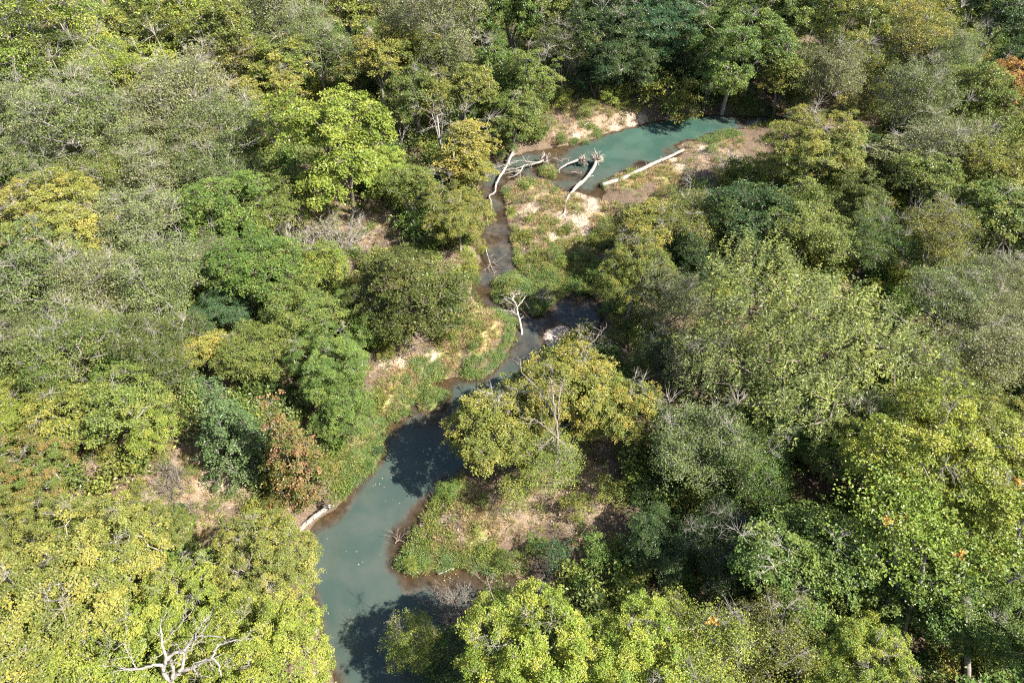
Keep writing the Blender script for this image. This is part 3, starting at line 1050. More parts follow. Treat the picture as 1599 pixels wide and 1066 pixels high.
# ------------------------------------------------------------------ trees, row by row from the far edge of the view to the near one
TREES = [
    # far rows
    (115, 6, 100, 'round', 'green', 1.0, 'small fresh green tree at the very top edge, behind the pale limbed one'),
    (50, 45, 210, 'airy', 'yellowg', .95, 'yellow-green thin tree with long pale limbs in the top left corner'),
    (160, 62, 130, 'round', 'olive', .9, 'yellowish green tree right beside the pale limbed corner tree'),
    (212, 52, 110, 'round', 'darkol', .9, 'dark olive round tree near the top edge, left of the lime one'),
    (262, 18, 130, 'round', 'lime', .9, 'bright lime tree cut by the top edge left of the middle'),
    (335, 55, 150, 'round', 'olive', .95, 'olive tree with ochre tips between the lime tree and the grey trunks'),
    (385, 95, 110, 'airy', 'gold', .9, 'ochre tinged tree above the big grey-green crown'),
    (430, 18, 130, 'airy', 'grey', 1.2, 'thin grey tree with bare upright trunks at the top edge'),
    (492, 68, 130, 'airy', 'greyg', 1.0, 'grey-green tree to the right of the bare upright trunks'),
    (545, 20, 130, 'round', 'olive', .95, 'olive tree at the top edge over the clump of yellow crowns'),
    (610, 15, 120, 'airy', 'grey', 1.2, 'pale thinly leaved tree at the top edge with a leaning white trunk'),
    (690, 35, 150, 'airy', 'grey', 1.1, 'big pale twiggy tree at the top edge over the slender trees'),
    (745, 10, 110, 'column', 'olive', 1.3, 'olive slender tree touching the top edge beside the pale twiggy one'),
    (700, 85, 110, 'airy', 'greyg', 1.0, 'thin grey tree with fine twigs behind the yellow tipped crowns'),
    (800, 25, 110, 'round', 'green', 1.2, 'fresh green tree at the top edge above the pair of slender trees'),
    (860, 25, 110, 'round', 'mid', 1.2, 'mid green tree at the top edge left of the blue-green giants'),
    (880, 85, 95, 'airy', 'darkol', 1.2, 'dark thin tree at the foot of the blue-green giants'),
    (945, 60, 145, 'near', 'dark', .92, 'tall dark blue-green tree with a grey trunk above the earth bank'),
    (1035, 40, 125, 'near', 'blue', 1.1, 'tall blue-green tree standing second in the dark wall over the far pool'),
    (930, 110, 75, 'dense', 'blue', .9, 'low blue-green tree leaning over the earth bank'),
    (1085, 20, 100, 'near', 'dark', 1.3, 'dark tree squeezed between the blue-green one and the yellow topped giant'),
    (1150, 80, 165, 'near', 'green', .88, 'large green tree with yellow sunlit tops above the far pool'),
    (1235, 30, 130, 'near', 'mid', 1.1, 'green tree at the top edge right of the yellow topped giant'),
    (1225, 120, 90, 'round', 'olive', 1.0, 'yellow tipped small tree at the right shoulder of the green giant'),
    (1315, 40, 150, 'near', 'olive', 1.1, 'broad olive green tree at the top edge left of the pale yellow one'),
    (1290, 110, 120, 'airy', 'grey', .95, 'grey-olive thin tree below the broad olive one'),
    (1430, 45, 140, 'airy', 'gold', 1.0, 'pale yellow thinly leaved tree near the top right'),
    (1500, 20, 100, 'round', 'yellowg', 1.0, 'light green tree at the top edge beside the pale yellow one'),
    (1480, 90, 100, 'airy', 'greyg', 1.0, 'grey-green tree in front of the light green one near the dark gully'),
    (1560, 30, 120, 'round', 'dark', 1.0, 'dark green tree in the top right corner'),
    (1585, 95, 80, 'round', 'dark', .9, 'shaded dark tree right above the orange one'),
    (1000, 95, 90, 'dense', 'dark', 1.0, 'dark lower tree filling the wall between the two blue-green giants'),
    (1085, 95, 90, 'dense', 'dark', .9, 'dark low tree tucked left of the yellow topped giant'),
    (1020, 125, 60, 'bush', 'dark', .9, 'dark bush at the foot of the blue-green giants'),
    (945, 128, 50, 'bush', 'darkol', .9, 'dark olive bush under the tall dark tree above the earth bank'),
    (900, 20, 100, 'near', 'dark', 1.2, 'dark tree at the top edge next to the mid green one'),
    (985, 15, 110, 'near', 'dark', 1.2, 'dark crown at the top edge over the blue-green giants'),
    (1180, 20, 110, 'near', 'mid', 1.2, 'sunlit crown at the top edge over the yellow topped giant'),
    # second row
    (65, 118, 150, 'round', 'darkol', .85, 'dark olive tree under the pale limbed corner tree'),
    (25, 175, 130, 'airy', 'grey', 1.0, 'grey thin tree at the left edge with fallen pale limbs'),
    (155, 130, 140, 'airy', 'yellowg', .9, 'yellow-green feathery tree over the white branched one'),
    (140, 200, 190, 'airy', 'greyg', .95, 'grey-green tree full of bare white branches at the left'),
    (250, 120, 120, 'round', 'yellowg', .9, 'yellow-green tree peeping over the big grey-green crown'),
    (300, 150, 170, 'airy', 'grey', .95, 'broad grey-green crown, highest of the grey group in the upper left'),
    (235, 205, 150, 'airy', 'grey', .9, 'grey-green crown beside the white branched tree'),
    (355, 205, 160, 'airy', 'greyg', .9, 'grey-green crown next to the ochre tree, left of the lime one'),
    (290, 235, 130, 'airy', 'grey', .9, 'grey-green crown over the short pale trunk'),
    (410, 175, 120, 'round', 'gold', .9, 'ochre tree wedged between the grey-green crown and the lime tree'),
    (440, 105, 110, 'round', 'olive', .9, 'olive tree with orange-brown tips behind the lime tree'),
    (590, 95, 110, 'round', 'gold', .95, 'yellow tipped tree first in the clump behind the lime tree'),
    (650, 95, 100, 'round', 'olive', 1.0, 'yellow-olive tree second in the clump behind the lime tree'),
    (640, 160, 100, 'round', 'mid', 1.0, 'green tree between the lime crown and the standing dead tree'),
    (530, 222, 195, 'layered', 'lime', 1.0, 'vivid lime green tree with a dark trunk left of the creek bend'),
    (600, 262, 80, 'layered', 'lime', 1.0, 'lower lime green tree leaning out beside the vivid one'),
    (722, 150, 110, 'round', 'olive', 1.0, 'yellowish tree above the upper bend'),
    (725, 235, 95, 'column', 'gold', 1.35, 'gold tipped tree on the bank above the log jam'),
    (775, 110, 90, 'column', 'green', 1.4, 'first slender green tree beside the upper bend'),
    (825, 130, 95, 'column', 'mid', 1.4, 'second slender green tree, nearer the earth bank'),
    (800, 185, 90, 'round', 'mid', .95, 'rounded green tree on the bank just over the log jam'),
    (1050, 140, 92, 'bush', 'olive', .9, 'large yellow-olive bush hanging over the far pool'),
    (1110, 118, 80, 'round', 'dark', 1.0, 'dark green tree set back from the water of the far pool'),
    (1245, 160, 55, 'dense', 'greyg', .9, 'grey-green shrubby tree at the end of the far pool'),
    (1355, 110, 100, 'airy', 'olive', .9, 'thin olive tree between the two grey crowns'),
    (1418, 150, 130, 'airy', 'greyg', 1.0, 'grey-green crown below the pale yellow tree'),
    (1325, 180, 62, 'round', 'gold', 1.1, 'small golden tree amid the green beyond the inlet'),
    (1268, 238, 145, 'near', 'olive', .85, 'big olive tree with yellow tips right of the far pool'),
    (1190, 258, 50, 'bush', 'lime', 1.2, 'bright yellow-green shrub at the foot of the big olive tree'),
    (1330, 240, 70, 'round', 'green', 1.1, 'green tree under the small golden one'),
    (1388, 255, 90, 'column', 'grey', 1.2, 'pale feathery slender tree in front of the grey crowns'),
    (1530, 150, 140, 'dense', 'mid', .9, 'compact mid green tree left of the orange one'),
    (1582, 150, 85, 'round', 'orange', 1.25, 'orange autumn tree at the right edge'),
    (1475, 235, 140, 'airy', 'grey', .9, 'grey twiggy tree in the upper right'),
    (1560, 275, 130, 'dense', 'olive', .9, 'dark yellow-green tree under the orange one'),
    (1440, 290, 110, 'round', 'mid', .95, 'round green crown below the grey twiggy tree'),
    # third row
    (55, 262, 140, 'airy', 'greyg', .9, 'thin grey-green tree at the left edge above the ochre crown'),
    (150, 290, 130, 'airy', 'mid', .9, 'darker thin tree above the ochre crown'),
    (240, 265, 130, 'airy', 'grey', .9, 'grey crown with a leaning trunk in the upper left'),
    (345, 265, 120, 'airy', 'greyg', .9, 'thin crown with a short pale trunk showing'),
    (75, 352, 190, 'near', 'gold', .75, 'broad ochre-yellow crown at the left edge'),
    (30, 335, 90, 'round', 'gold', .9, 'smaller ochre crown cut by the left edge'),
    (235, 345, 150, 'airy', 'grey', .85, 'dusty grey-green crown right of the broad ochre one'),
    (345, 320, 150, 'dense', 'green', .8, 'wide fresh green crown below the short pale trunk'),
    (420, 330, 120, 'dense', 'mid', .8, 'green crown at the edge of the clearing with dead brush'),
    (455, 270, 90, 'bush', 'green', .9, 'green bush at the shaded foot of the lime tree'),
    (640, 300, 100, 'round', 'mid', .95, 'green tree right of the lime tree near the narrow channel'),
    (715, 335, 105, 'near', 'olive', 1.0, 'glossy green tree overhanging the narrow channel'),
    (735, 275, 70, 'round', 'olive', 1.0, 'small olive tree over the tip of the long fallen branch'),
    (655, 350, 80, 'bush', 'green', .9, 'green bush behind the dark dome shaped tree'),
    (640, 450, 178, 'dense', 'darkol', .85, 'dark dome shaped tree on the sandy left bank'),
    (1000, 362, 100, 'round', 'gold', .95, 'yellow flecked tree at the right end of the sandbar'),
    (1070, 352, 120, 'airy', 'olive', .9, 'olive tree with a bare fan of twigs right of the sandbar'),
    (1170, 345, 140, 'dense', 'dark', .9, 'dark green dense tree right of the olive ones'),
    (1258, 350, 150, 'dense', 'mid', .85, 'wide mid green crown in the middle of the right bank'),
    (1370, 370, 110, 'airy', 'green', .95, 'fine leaved light green crown on the right bank'),
    (1340, 315, 100, 'dense', 'mid', .9, 'round green crown behind the fine leaved one'),
    (1470, 372, 130, 'airy', 'olive', .9, 'olive crown at the right, over the bare twigs'),
    (1545, 335, 120, 'round', 'mid', .9, 'green crown at the right edge below the dark yellow-green one'),
    (990, 430, 120, 'near', 'olive', 1.15, 'tall olive tree shading the right end of the grassy bar'),
    (1050, 470, 120, 'airy', 'grey', 1.05, 'grey-green tree behind the shadowed pool'),
    (1085, 400, 100, 'dense', 'dark', .95, 'very dark crown between the olive tree and the huge feathery one'),
    (1250, 520, 370, 'feather', 'feathery', .85, 'huge feathery grey-green tree with upright sprays on the right bank'),
    (1110, 560, 150, 'airy', 'grey', .95, 'thin grey tree at the near foot of the huge feathery one'),
    (1480, 480, 140, 'airy', 'greyg', .95, 'grey-green tree on the right between feathery and bare ones'),
    (1555, 540, 150, 'airy', 'grey', .9, 'pale grey tree at the right edge with arching twigs'),
    (1560, 440, 110, 'airy', 'grey', .95, 'thin grey tree behind the bare pinkish one'),
    (1440, 580, 130, 'airy', 'mid', .9, 'thin green tree above the broad lit maple'),
    # left middle
    (60, 430, 170, 'airy', 'greyg', .9, 'dull grey-green crown at the left edge under the ochre one'),
    (160, 450, 150, 'airy', 'grey', .9, 'grey crown next to the left edge, full of fine twigs'),
    (245, 430, 150, 'airy', 'greyg', .9, 'grey-green crown in the middle of the left woodland'),
    (325, 410, 100, 'airy', 'grey', .9, 'dusty thin crown left of the wide dark green ones'),
    (400, 415, 140, 'dense', 'green', .8, 'spreading dark green crown left of the dome shaped tree'),
    (350, 480, 90, 'dense', 'blue', .8, 'blue-green low crown beside the hidden clearing'),
    (500, 415, 90, 'round', 'yellowg', .9, 'yellow-green crown below the dead brush'),
    (470, 480, 130, 'dense', 'mid', .8, 'spreading green crown behind the red speckled tree'),
    (545, 480, 80, 'dense', 'green', .9, 'green crown tucked against the dome shaped tree'),
    (245, 540, 150, 'airy', 'darkol', .9, 'olive crown crossed by pale hanging twigs'),
    (110, 545, 170, 'airy', 'mid', .9, 'dark leaved crown with deep gaps in the left woodland'),
    (20, 520, 110, 'airy', 'greyg', .9, 'grey-green crown at the left edge over the red leaved gap'),
    (325, 555, 90, 'round', 'gold', .85, 'small yellow tipped crown above the blue-green cone'),
    (400, 550, 110, 'dense', 'mid', .85, 'green crown behind the top of the red speckled tree'),
    (515, 570, 120, 'near', 'green', 1.0, 'glossy green tree with dark trunks above the grassy left bank'),
    (575, 510, 80, 'column', 'green', 1.0, 'light green slender tree with dark stems beside the dome shaped one'),
    (530, 635, 100, 'dense', 'green', .95, 'deep green tree at the top of the eroded left bank'),
    (345, 645, 118, 'cone', 'bluegreen', 1.85, 'blue-green conical tree left of the red speckled one'),
    (445, 682, 108, 'cone', 'red', 2.3, 'conical tree speckled with brick red leaves'),
    (180, 640, 130, 'round', 'mid', .9, 'green crown left of the blue-green cone'),
    (235, 672, 90, 'round', 'yellowg', .9, 'yellow splashed crown near the dry slope'),
    (110, 655, 120, 'round', 'olive', .9, 'yellow-green crown over the dry slope'),
    (40, 640, 120, 'near', 'yellowg', .8, 'light green crown at the left edge with orange flecks'),
    (45, 740, 150, 'near', 'rust', .8, 'green crown speckled rusty red at the left edge'),
    (190, 570, 100, 'round', 'green', .85, 'small green crown in the thick of the left woodland'),
    # centre
    (770, 660, 155, 'open', 'olive', .95, 'olive tree at the water, left half of the leaning pair in mid picture'),
    (885, 615, 175, 'open', 'amber', .9, 'golden-olive tree over the creek with bare broken tops'),
    (955, 640, 130, 'open', 'amber', .95, 'golden-olive tree, rightmost of the central group'),
    (835, 715, 140, 'airy', 'yellowg', .8, 'yellow-green low crown in front of the central group'),
    (1030, 560, 100, 'airy', 'dark', 1.0, 'dark shaded tree behind the central group'),
    # right bank near
    (1085, 690, 160, 'airy', 'greyg', 1.0, 'thin grey tree right of the dark hollow'),
    (1170, 720, 150, 'airy', 'green', 1.0, 'airy green tree with slim pale trunks'),
    (1230, 650, 130, 'near', 'green', 1.0, 'bright green rounded tree in front of the huge feathery one'),
    (1330, 680, 170, 'near', 'mid', .95, 'green sunlit maple with white limbs'),
    (1460, 740, 270, 'near', 'fresh', .95, 'broad yellow-green maple with orange sprays at the right'),
    (1570, 680, 140, 'near', 'yellow', 1.0, 'yellow maple at the right edge'),
    (1565, 810, 150, 'near', 'yellow', 1.0, 'yellow lit maple crown at the right edge below the first'),
    (1250, 880, 240, 'open', 'green', .9, 'wide green maple with grey limbs in the lower right'),
    (1420, 900, 190, 'open', 'green', 1.0, 'green maple showing forked grey trunks in the lower right'),
    (1130, 850, 140, 'airy', 'dark', .8, 'dark shaded tree in the hollow'),
    (1030, 840, 120, 'dense', 'dark', .7, 'low dark tree deep in the shaded hollow'),
    (1520, 950, 190, 'near', 'green', .95, 'dark green maple in the lower right corner'),
    # foreground
    (292, 955, 180, 'near', 'yellowg', .95, 'yellow maple in the foreground between the dry slope and the white limbs'),
    (150, 885, 205, 'near', 'yellow', .95, 'big yellow maple crown in the lower left'),
    (60, 960, 250, 'near', 'yellow', .95, 'yellow maple filling the lower left corner'),
    (408, 885, 165, 'near', 'yellow', 1.0, 'yellow maple crown leaning over the creek'),
    (420, 1020, 190, 'near', 'yellowg', .95, 'greener maple at the bottom edge beside the creek'),
    (238, 825, 95, 'near', 'yellow', 1.25, 'narrow yellow maple top rising highest against the dry slope'),
    (65, 830, 130, 'near', 'yellow', .9, 'yellow maple behind the corner one, below the rusty speckled crown'),
    (190, 1040, 210, 'near', 'yellowg', .9, 'yellow-green maple at the bottom edge, left of the white limbs'),
    (812, 1025, 225, 'near', 'fresh', 1.0, 'bright yellow-green tree at the bottom middle'),
    (975, 1045, 200, 'near', 'fresh', 1.0, 'yellow tree at the bottom edge, right of the bright one'),
    (1090, 1020, 190, 'airy', 'yellowg', .95, 'thin yellow-green tree at the bottom edge near the dark hollow'),
    (1210, 1010, 170, 'airy', 'olive', .95, 'thin olive tree at the bottom edge in the lower right'),
    (1340, 1040, 180, 'near', 'yellowg', .95, 'sunlit green maple at the bottom edge in the lower right'),
    (640, 1010, 95, 'airy', 'yellowg', 1.3, 'slim leaning tree over the water at the bottom edge'),
    (700, 1040, 110, 'bush', 'dark', .9, 'dark green bush at the bottom edge by the muddy inlet'),
]
for (u, v, w, kind, colkey, ratio, label) in TREES:
    tree_px(u, v, w, kind, colkey, label, ratio, hmax=(30 if kind in ('near', 'open', 'column', 'feather') else 24))

DEAD = [
    (683, 200, 80, 'dead', 1.5, 'standing dead white tree above the narrow channel', 'white', 0),
    (622, 195, 55, 'dead', 1.5, 'smaller dead grey tree left of the white one', 'pale', 1),
    (450, 60, 85, 'dead', 1.4, 'dead grey tree with tall bare trunks near the top edge', 'pale', 1),
    (600, 55, 70, 'dead', 1.5, 'dead pale tree with a crooked trunk near the top edge', 'pale', 2),
    (455, 355, 90, 'dead', 1.1, 'dead pale tree fallen slantwise into the shaded clearing', 'pale', 2),
    (530, 355, 80, 'brush', .9, 'grey dead brushwood under the lime tree', 'white', 4),
    (485, 360, 80, 'brush', .9, 'grey dead brushwood beside the slanting dead tree', 'white', 3),
    (925, 545, 60, 'dead', .9, 'bare white snag poking out behind the golden-olive tree', 'white', 1),
    (262, 748, 72, 'brush', .8, 'bare grey-brown bush on the dry slope', 'twig', 3),
    (1105, 262, 60, 'brush', .75, 'pinkish bare bush at the right end of the long log', 'twig', 3),
    (1140, 250, 50, 'brush', .8, 'grey bare bush beneath the yellow-green shrub', 'pale', 4),
    (1070, 360, 70, 'brush', .9, 'fan of bare pale twigs in front of the olive tree', 'pale', 4),
    (1585, 405, 110, 'dead', 1.1, 'bare pinkish grey tree at the right edge', 'pale', 2),
    (1500, 500, 80, 'dead', .9, 'bare grey tree between the two grey crowns at the right', 'pale', 1),
    (150, 165, 110, 'dead', 1.5, 'white bare tree poking out of the grey-green crown at the left', 'white', 0),
    (50, 50, 130, 'dead', 1.4, 'bare pale limbs reaching out of the top left tree', 'pale', 2),
    (705, 945, 85, 'brush', .8, 'grey bare bush over the muddy inlet', 'twig', 4),
    (860, 895, 50, 'brush', .8, 'dead brown bush at the end of the inlet', 'twig', 3),
    (215, 385, 40, 'dead', 1.3, 'small bare white tree beside the broad ochre crown', 'white', 1),
]
for (u, v, w, kind, ratio, label, bark, var) in DEAD:
    tree_px(u, v, w, kind, None, label, ratio, 24, bark, var, cat=('dead tree' if kind == 'dead' else 'bare bush'), group='dead trees and bare bushes')

BUSH = [
    (868, 395, 34, 'green', 'leafy green bush in the middle of the grassy bar'), (905, 400, 30, 'green', 'green bush right of the one in the middle of the bar'),
    (890, 352, 20, 'mid', 'small bush at the tip of the leaning driftwood trunk'), (945, 355, 34, 'mid', 'bush at the right rim of the sandbar'),
    (990, 244, 19, 'green', 'young green shrub growing over the middle of the long log'),
    (875, 150, 44, 'yellowg', 'yellow-green bush on the earth bank'), (955, 150, 40, 'yellowg', 'bright shrub on the far earth bank'),
    (915, 170, 34, 'mid', 'green bush halfway down the far earth bank'), (985, 140, 40, 'olive', 'olive bush on top of the far earth bank'), (845, 195, 44, 'mid', 'dark bush at the near end of the earth bank'),
    (875, 218, 24, 'green', 'small bush at the waterline of the earth bank'), (800, 222, 40, 'green', 'green bush where the long fallen branch leaves the bank'),
    (775, 238, 30, 'green', 'low bush on the bank left of the long fallen branch'), (915, 222, 16, 'green', 'tiny bush at the water under the earth bank'),
    (735, 420, 34, 'olive', 'bush above the narrow sand strip'), (745, 435, 20, 'green', 'little bush over the water by the sand strip'),
    (712, 505, 26, 'green', 'bush on the sandy left bank'), (690, 520, 24, 'olive', 'dry bush beside the dark dome shaped tree'), (740, 540, 20, 'green', 'bush among the orange grass'),
    (600, 555, 30, 'olive', 'bush on the eroded rim of the left bank'), (575, 640, 36, 'green', 'bush over the straw coloured slope'), (550, 660, 40, 'mid', 'bush at the foot of the deep green tree'),
    (505, 735, 42, 'olive', 'brownish bush at the top of the lower left bank'), (470, 775, 50, 'olive', 'olive bush above the pale log'), (430, 790, 40, 'rust', 'reddish bush under the red speckled tree'),
    (590, 705, 22, 'blue', 'blue-green bush at the water on the lower left bank'), (575, 725, 22, 'green', 'green bush by the water below the blue-green one'), (250, 700, 40, 'olive', 'olive bush at the top of the dry slope'),
    (300, 735, 30, 'mid', 'small bush in the dry slope'), (170, 700, 44, 'olive', 'bush on the upper end of the dry slope'), (215, 770, 40, 'olive', 'bush low on the dry slope, left'), (330, 790, 24, 'mid', 'solitary bush on the bare soil'),
    (300, 810, 22, 'green', 'little bush beside the bare soil path'), (400, 750, 30, 'olive', 'bush left of the red speckled tree'),
    (700, 765, 36, 'green', 'bright green bush at the upper tip of the spit'), (640, 880, 30, 'yellowg', 'bush at the lower tip of the spit'), 
    (790, 870, 36, 'green', 'green bush at the inner end of the inlet'), (835, 850, 40, 'green', 'bush at the edge of the shade behind the spit'),
    (870, 870, 60, 'blue', 'blue-green bush in the shade behind the inlet'), (930, 860, 60, 'green', 'shaded green bush right of the inlet'), (980, 900, 70, 'green', 'green bush in the shade above the bottom trees'),
    (900, 790, 50, 'olive', 'dull bush in the brown shaded hollow'), (950, 770, 60, 'olive', 'yellowish bush right of the brown hollow'), (1010, 770, 60, 'dark', 'dark bush in the hollow'), (1000, 690, 50, 'mid', 'bush in the gap behind the golden-olive trees'),
    (920, 930, 60, 'dark', 'dark bush behind the yellow tree at the bottom'), (1060, 900, 70, 'green', 'bush lit at its top in the dark hollow'), (1150, 930, 60, 'dark', 'dark bush under the thin bottom trees'),
    (900, 450, 36, 'green', 'shaded bush at the head of the dark pool'), (950, 480, 40, 'green', 'bush overhanging the dark pool'), (940, 425, 50, 'green', 'bush in the shade at the back of the grassy bar'),
    (955, 530, 36, 'mid', 'bush right of the gravel bar'), (1165, 160, 20, 'green', 'bush on the spur at the end of the far pool'), (1075, 182, 18, 'green', 'low green bush at the far waterline of the far pool'),
    (1112, 232, 22, 'green', 'low bush on the right bank of the far pool'), (1040, 300, 30, 'olive', 'bush below the long log'),
    (655, 400, 40, 'green', 'bush between the channel and the dome shaped tree'), (750, 385, 26, 'olive', 'bush overhanging the narrow channel'),
]
for (u, v, w, colkey, label) in BUSH:
    tree_px(u, v, w, 'bush', colkey, label, 0.8, 6, frac=0.45)

# woodland that stands outside the frame and throws its shade into it
k = 0
for gy in np.arange(-10, 260, 11.0):
    for gx in np.arange(-190, 200, 11.0):
        x, y = gx + rng.uniform(-4, 4), gy + rng.uniform(-4, 4)
        dep = y * CP + (CAM_H - 8) * SP
        u = x / dep * FPX + 799.5
        yy = y * SP - (CAM_H - 8) * CP
        v = 533 - yy / dep * FPX
        if -90 < u < 1690 and -50 < v < 1180:
            continue
        if dep < 10 or u < -420 or u > 2200 or v < -220 or v > 1500 or math.hypot(x, y) < 9:
            continue
        if sd_poly(RIV, np.array([x]), np.array([y]))[0] < 3:
            continue
        kind = ('round', 'airy', 'dense', 'airy', 'round')[k % 5]
        plant(kind, x, y, rng.uniform(11, 16), rng.uniform(12, 17), ('mid', 'greyg', 'olive', 'grey', 'green')[int(rng.integers(5))],
              'woodland tree standing beyond the edge of the picture', 'tree', 'trees beyond the edge of the picture')
        k += 1

# ------------------------------------------------------------------ driftwood and fallen trees, traced along the water and the banks
def path_px(pts, z):
    """pts: photo pixels; z: one height or one per point"""
    zz = np.broadcast_to(np.asarray(z, float), (len(pts),)).copy()
    P = np.array([at(u, v, h) for (u, v), h in zip(pts, zz)])
    g = tz(P[:, 0], P[:, 1]) + 0.12
    zz = np.where((zz > 0.25) & (zz < 3), np.maximum(zz, g), zz)
    return np.array([at(u, v, h) for (u, v), h in zip(pts, zz)])


def fork_twigs(T, path, rad, r, n=8, L=1.6, side=None, lvl=2):
    for _ in range(n):
        i = int(r.integers(len(path) // 4, len(path)))
        p = path[i]
        d = path[min(i + 1, len(path) - 1)] - path[max(i - 1, 0)]
        d /= np.linalg.norm(d) + 1e-9
        d = d * 0.7 + r.normal(0, 0.55, 3)
        d[2] = abs(d[2]) * 0.5
        d /= np.linalg.norm(d)
        l = L * r.uniform(0.4, 1.1)
        a = p + d * l * 0.5 + r.normal(0, 0.07 * l, 3)
        b = p + d * l + r.normal(0, 0.12 * l, 3)
        w = max(rad[min(i, len(rad) - 1)] * 0.45, 0.02)
        T.add([p, a, b], [w, w * 0.7, w * 0.3], 4)
        if lvl > 1:
            fork_twigs(T, np.array([p, a, b]), np.array([w, w * .7, w * .4]), r, 2, l * 0.6, None, lvl - 1)


def fallen(name, label, paths, bark='drift', roots=None, twigs=None, seed=1, cat='fallen tree'):
    """paths: list of (pixels, heights, r0, r1); the first is the trunk, the rest are limbs"""
    r = np.random.default_rng(seed)
    P0 = path_px(paths[0][0], paths[0][1])
    base = P0[0].copy()
    root = empty(name, tuple(base), 0, label, cat, 'fallen trees and driftwood')
    for i, (pts, z, ra, rb) in enumerate(paths):
        P = smooth_path(path_px(pts, z), 5, 0.02, r) - base
        rr = np.linspace(ra, rb, len(P)) * (0.74 + r.normal(0, 0.04, len(P)))
        T = Tubes()
        T.add(P, rr, 9 if i == 0 else 6)
        if i == 0:   # knots and broken stubs
            for _ in range(4):
                q = int(r.integers(1, len(P) - 1))
                d = r.normal(size=3)
                d[2] = abs(d[2])
                d /= np.linalg.norm(d)
                T.add([P[q], P[q] + d * rr[q] * 1.8], [rr[q] * 0.35, rr[q] * 0.2], 5)
        if twigs:
            fork_twigs(T, P, rr, r, twigs if i == 0 else max(2, twigs // 2), 1.5)
        put('trunk' if i == 0 else 'limb', T.mesh(name, M_BARK[bark]), root)
    if roots:
        (u, v), z, rad, nroots, toward = roots
        c = at(u, v, z) - base
        ax = at(*toward, z) - at(u, v, z)
        ax /= np.linalg.norm(ax)
        T = Tubes()
        for k in range(nroots):
            d = r.normal(size=3)
            d -= d.dot(ax) * ax
            d /= np.linalg.norm(d)
            p0 = c + ax * rad * r.uniform(0.0, 0.9) + d * 0.15
            p1 = p0 + d * rad * r.uniform(0.22, 0.45) - ax * 0.1
            p2 = p1 + d * rad * r.uniform(0.12, 0.35) - ax * r.uniform(0.0, 0.35) + r.normal(0, 0.15, 3)
            p3 = p2 + r.normal(0, 0.25, 3)
            w = r.uniform(0.03, 0.11)
            T.add([p0, p1, p2, p3], [w, w * 0.8, w * 0.5, w * 0.2], 5)
        put('root_plate', T.mesh(name + '_roots', M_BARK['drift']), root)
    return root


fallen('fallen_branch', 'long crooked pale branch reaching from the bank down into the narrow channel',
       [([(801, 236), (791, 259), (780, 277), (774, 291), (773, 300), (764, 306), (767, 318), (760, 338)], [1.2, .9, .6, .5, .45, .35, .25, .1], .30, .08),
        ([(766, 316), (768, 331), (773, 346)], [.3, .3, .05], .07, .03),
        ([(797, 246), (805, 240)], [1.1, 1.1], .1, .04)], 'pale', seed=3)
fallen('fallen_tree', 'bleached fallen tree with many fine branches in the log jam',
       [(Z4([(485, 400), (460, 412), (400, 428), (345, 440), (325, 475), (290, 505), (235, 528)]), [.7, .8, .8, .8, .6, .5, .2], .30, .06),
        (Z4([(460, 412), (380, 415), (320, 402), (260, 420), (190, 440), (120, 470), (45, 495)]), [.8, 1.3, 1.5, 1.3, 1.0, .6, .1], .13, .03),
        (Z4([(350, 440), (290, 460), (235, 465), (170, 480), (110, 512)]), [.8, .8, .7, .5, .1], .12, .03),
        (Z4([(330, 470), (270, 480), (200, 498), (130, 515)]), [.6, .6, .4, .1], .10, .03),
        (Z4([(320, 480), (325, 505), (315, 525)]), [.6, .3, .05], .08, .03),
        (Z4([(300, 412), (220, 432), (150, 448), (60, 485)]), [1.4, 1.5, 1.2, .6], .06, .02),
        (Z4([(270, 420), (210, 455), (140, 480), (70, 510)]), [1.2, 1.0, .7, .3], .06, .02)],
       'white', roots=(Z4([(500, 390)])[0], .9, 1.1, 46, Z4([(400, 425)])[0]), twigs=20, seed=4)
fallen('fallen_tree', 'short arched fallen trunk in the middle of the log jam',
       [(Z4([(750, 395), (720, 400), (680, 415), (640, 432), (600, 458), (578, 478)]), [.9, 1.0, .9, .8, .5, .1], .30, .14),
        (Z4([(590, 465), (592, 490)]), [.4, .05], .09, .05),
        (Z4([(700, 408), (700, 432)]), [.9, .1], .07, .04)],
       'pale', roots=(Z4([(770, 402)])[0], .9, 1.1, 40, Z4([(690, 415)])[0]), seed=5)
fallen('fallen_tree', 'large fallen trunk with a root plate, lying from the pool onto the sandbar',
       [(Z4([(850, 395), (835, 445), (800, 500), (760, 545), (720, 580), (690, 612), (655, 650), (635, 700), (632, 735), (625, 770), (580, 805), (525, 840)]),
         [.9, .8, .6, .6, .7, .7, .8, .8, .8, .8, .8, .8], .40, .12),
        (Z4([(770, 530), (800, 517), (830, 507)]), [.7, .8, .9], .12, .06),
        (Z4([(770, 535), (735, 552), (705, 580), (685, 605)]), [.9, 1.0, 1.0, .8], .16, .10),
        (Z4([(650, 650), (625, 645), (600, 655)]), [.8, .9, .7], .10, .04)],
       'white', roots=(Z4([(858, 380)])[0], 1.1, 1.35, 70, Z4([(800, 490)])[0]), seed=6)
fallen('fallen_log', 'long straight pale log along the right bank of the far pool',
       [(Z4([(1455, 328), (1400, 355), (1330, 388), (1260, 418), (1190, 452), (1120, 485), (1060, 515), (980, 545), (890, 572)]),
         [.7, .7, .65, .6, .6, .6, .55, .5, .4], .30, .50),
        (Z4([(1310, 390), (1290, 375)]), [.8, 1.2], .08, .05), (Z4([(1205, 445), (1190, 410)]), [.8, 1.2], .07, .03)], 'white', seed=7, cat='log')
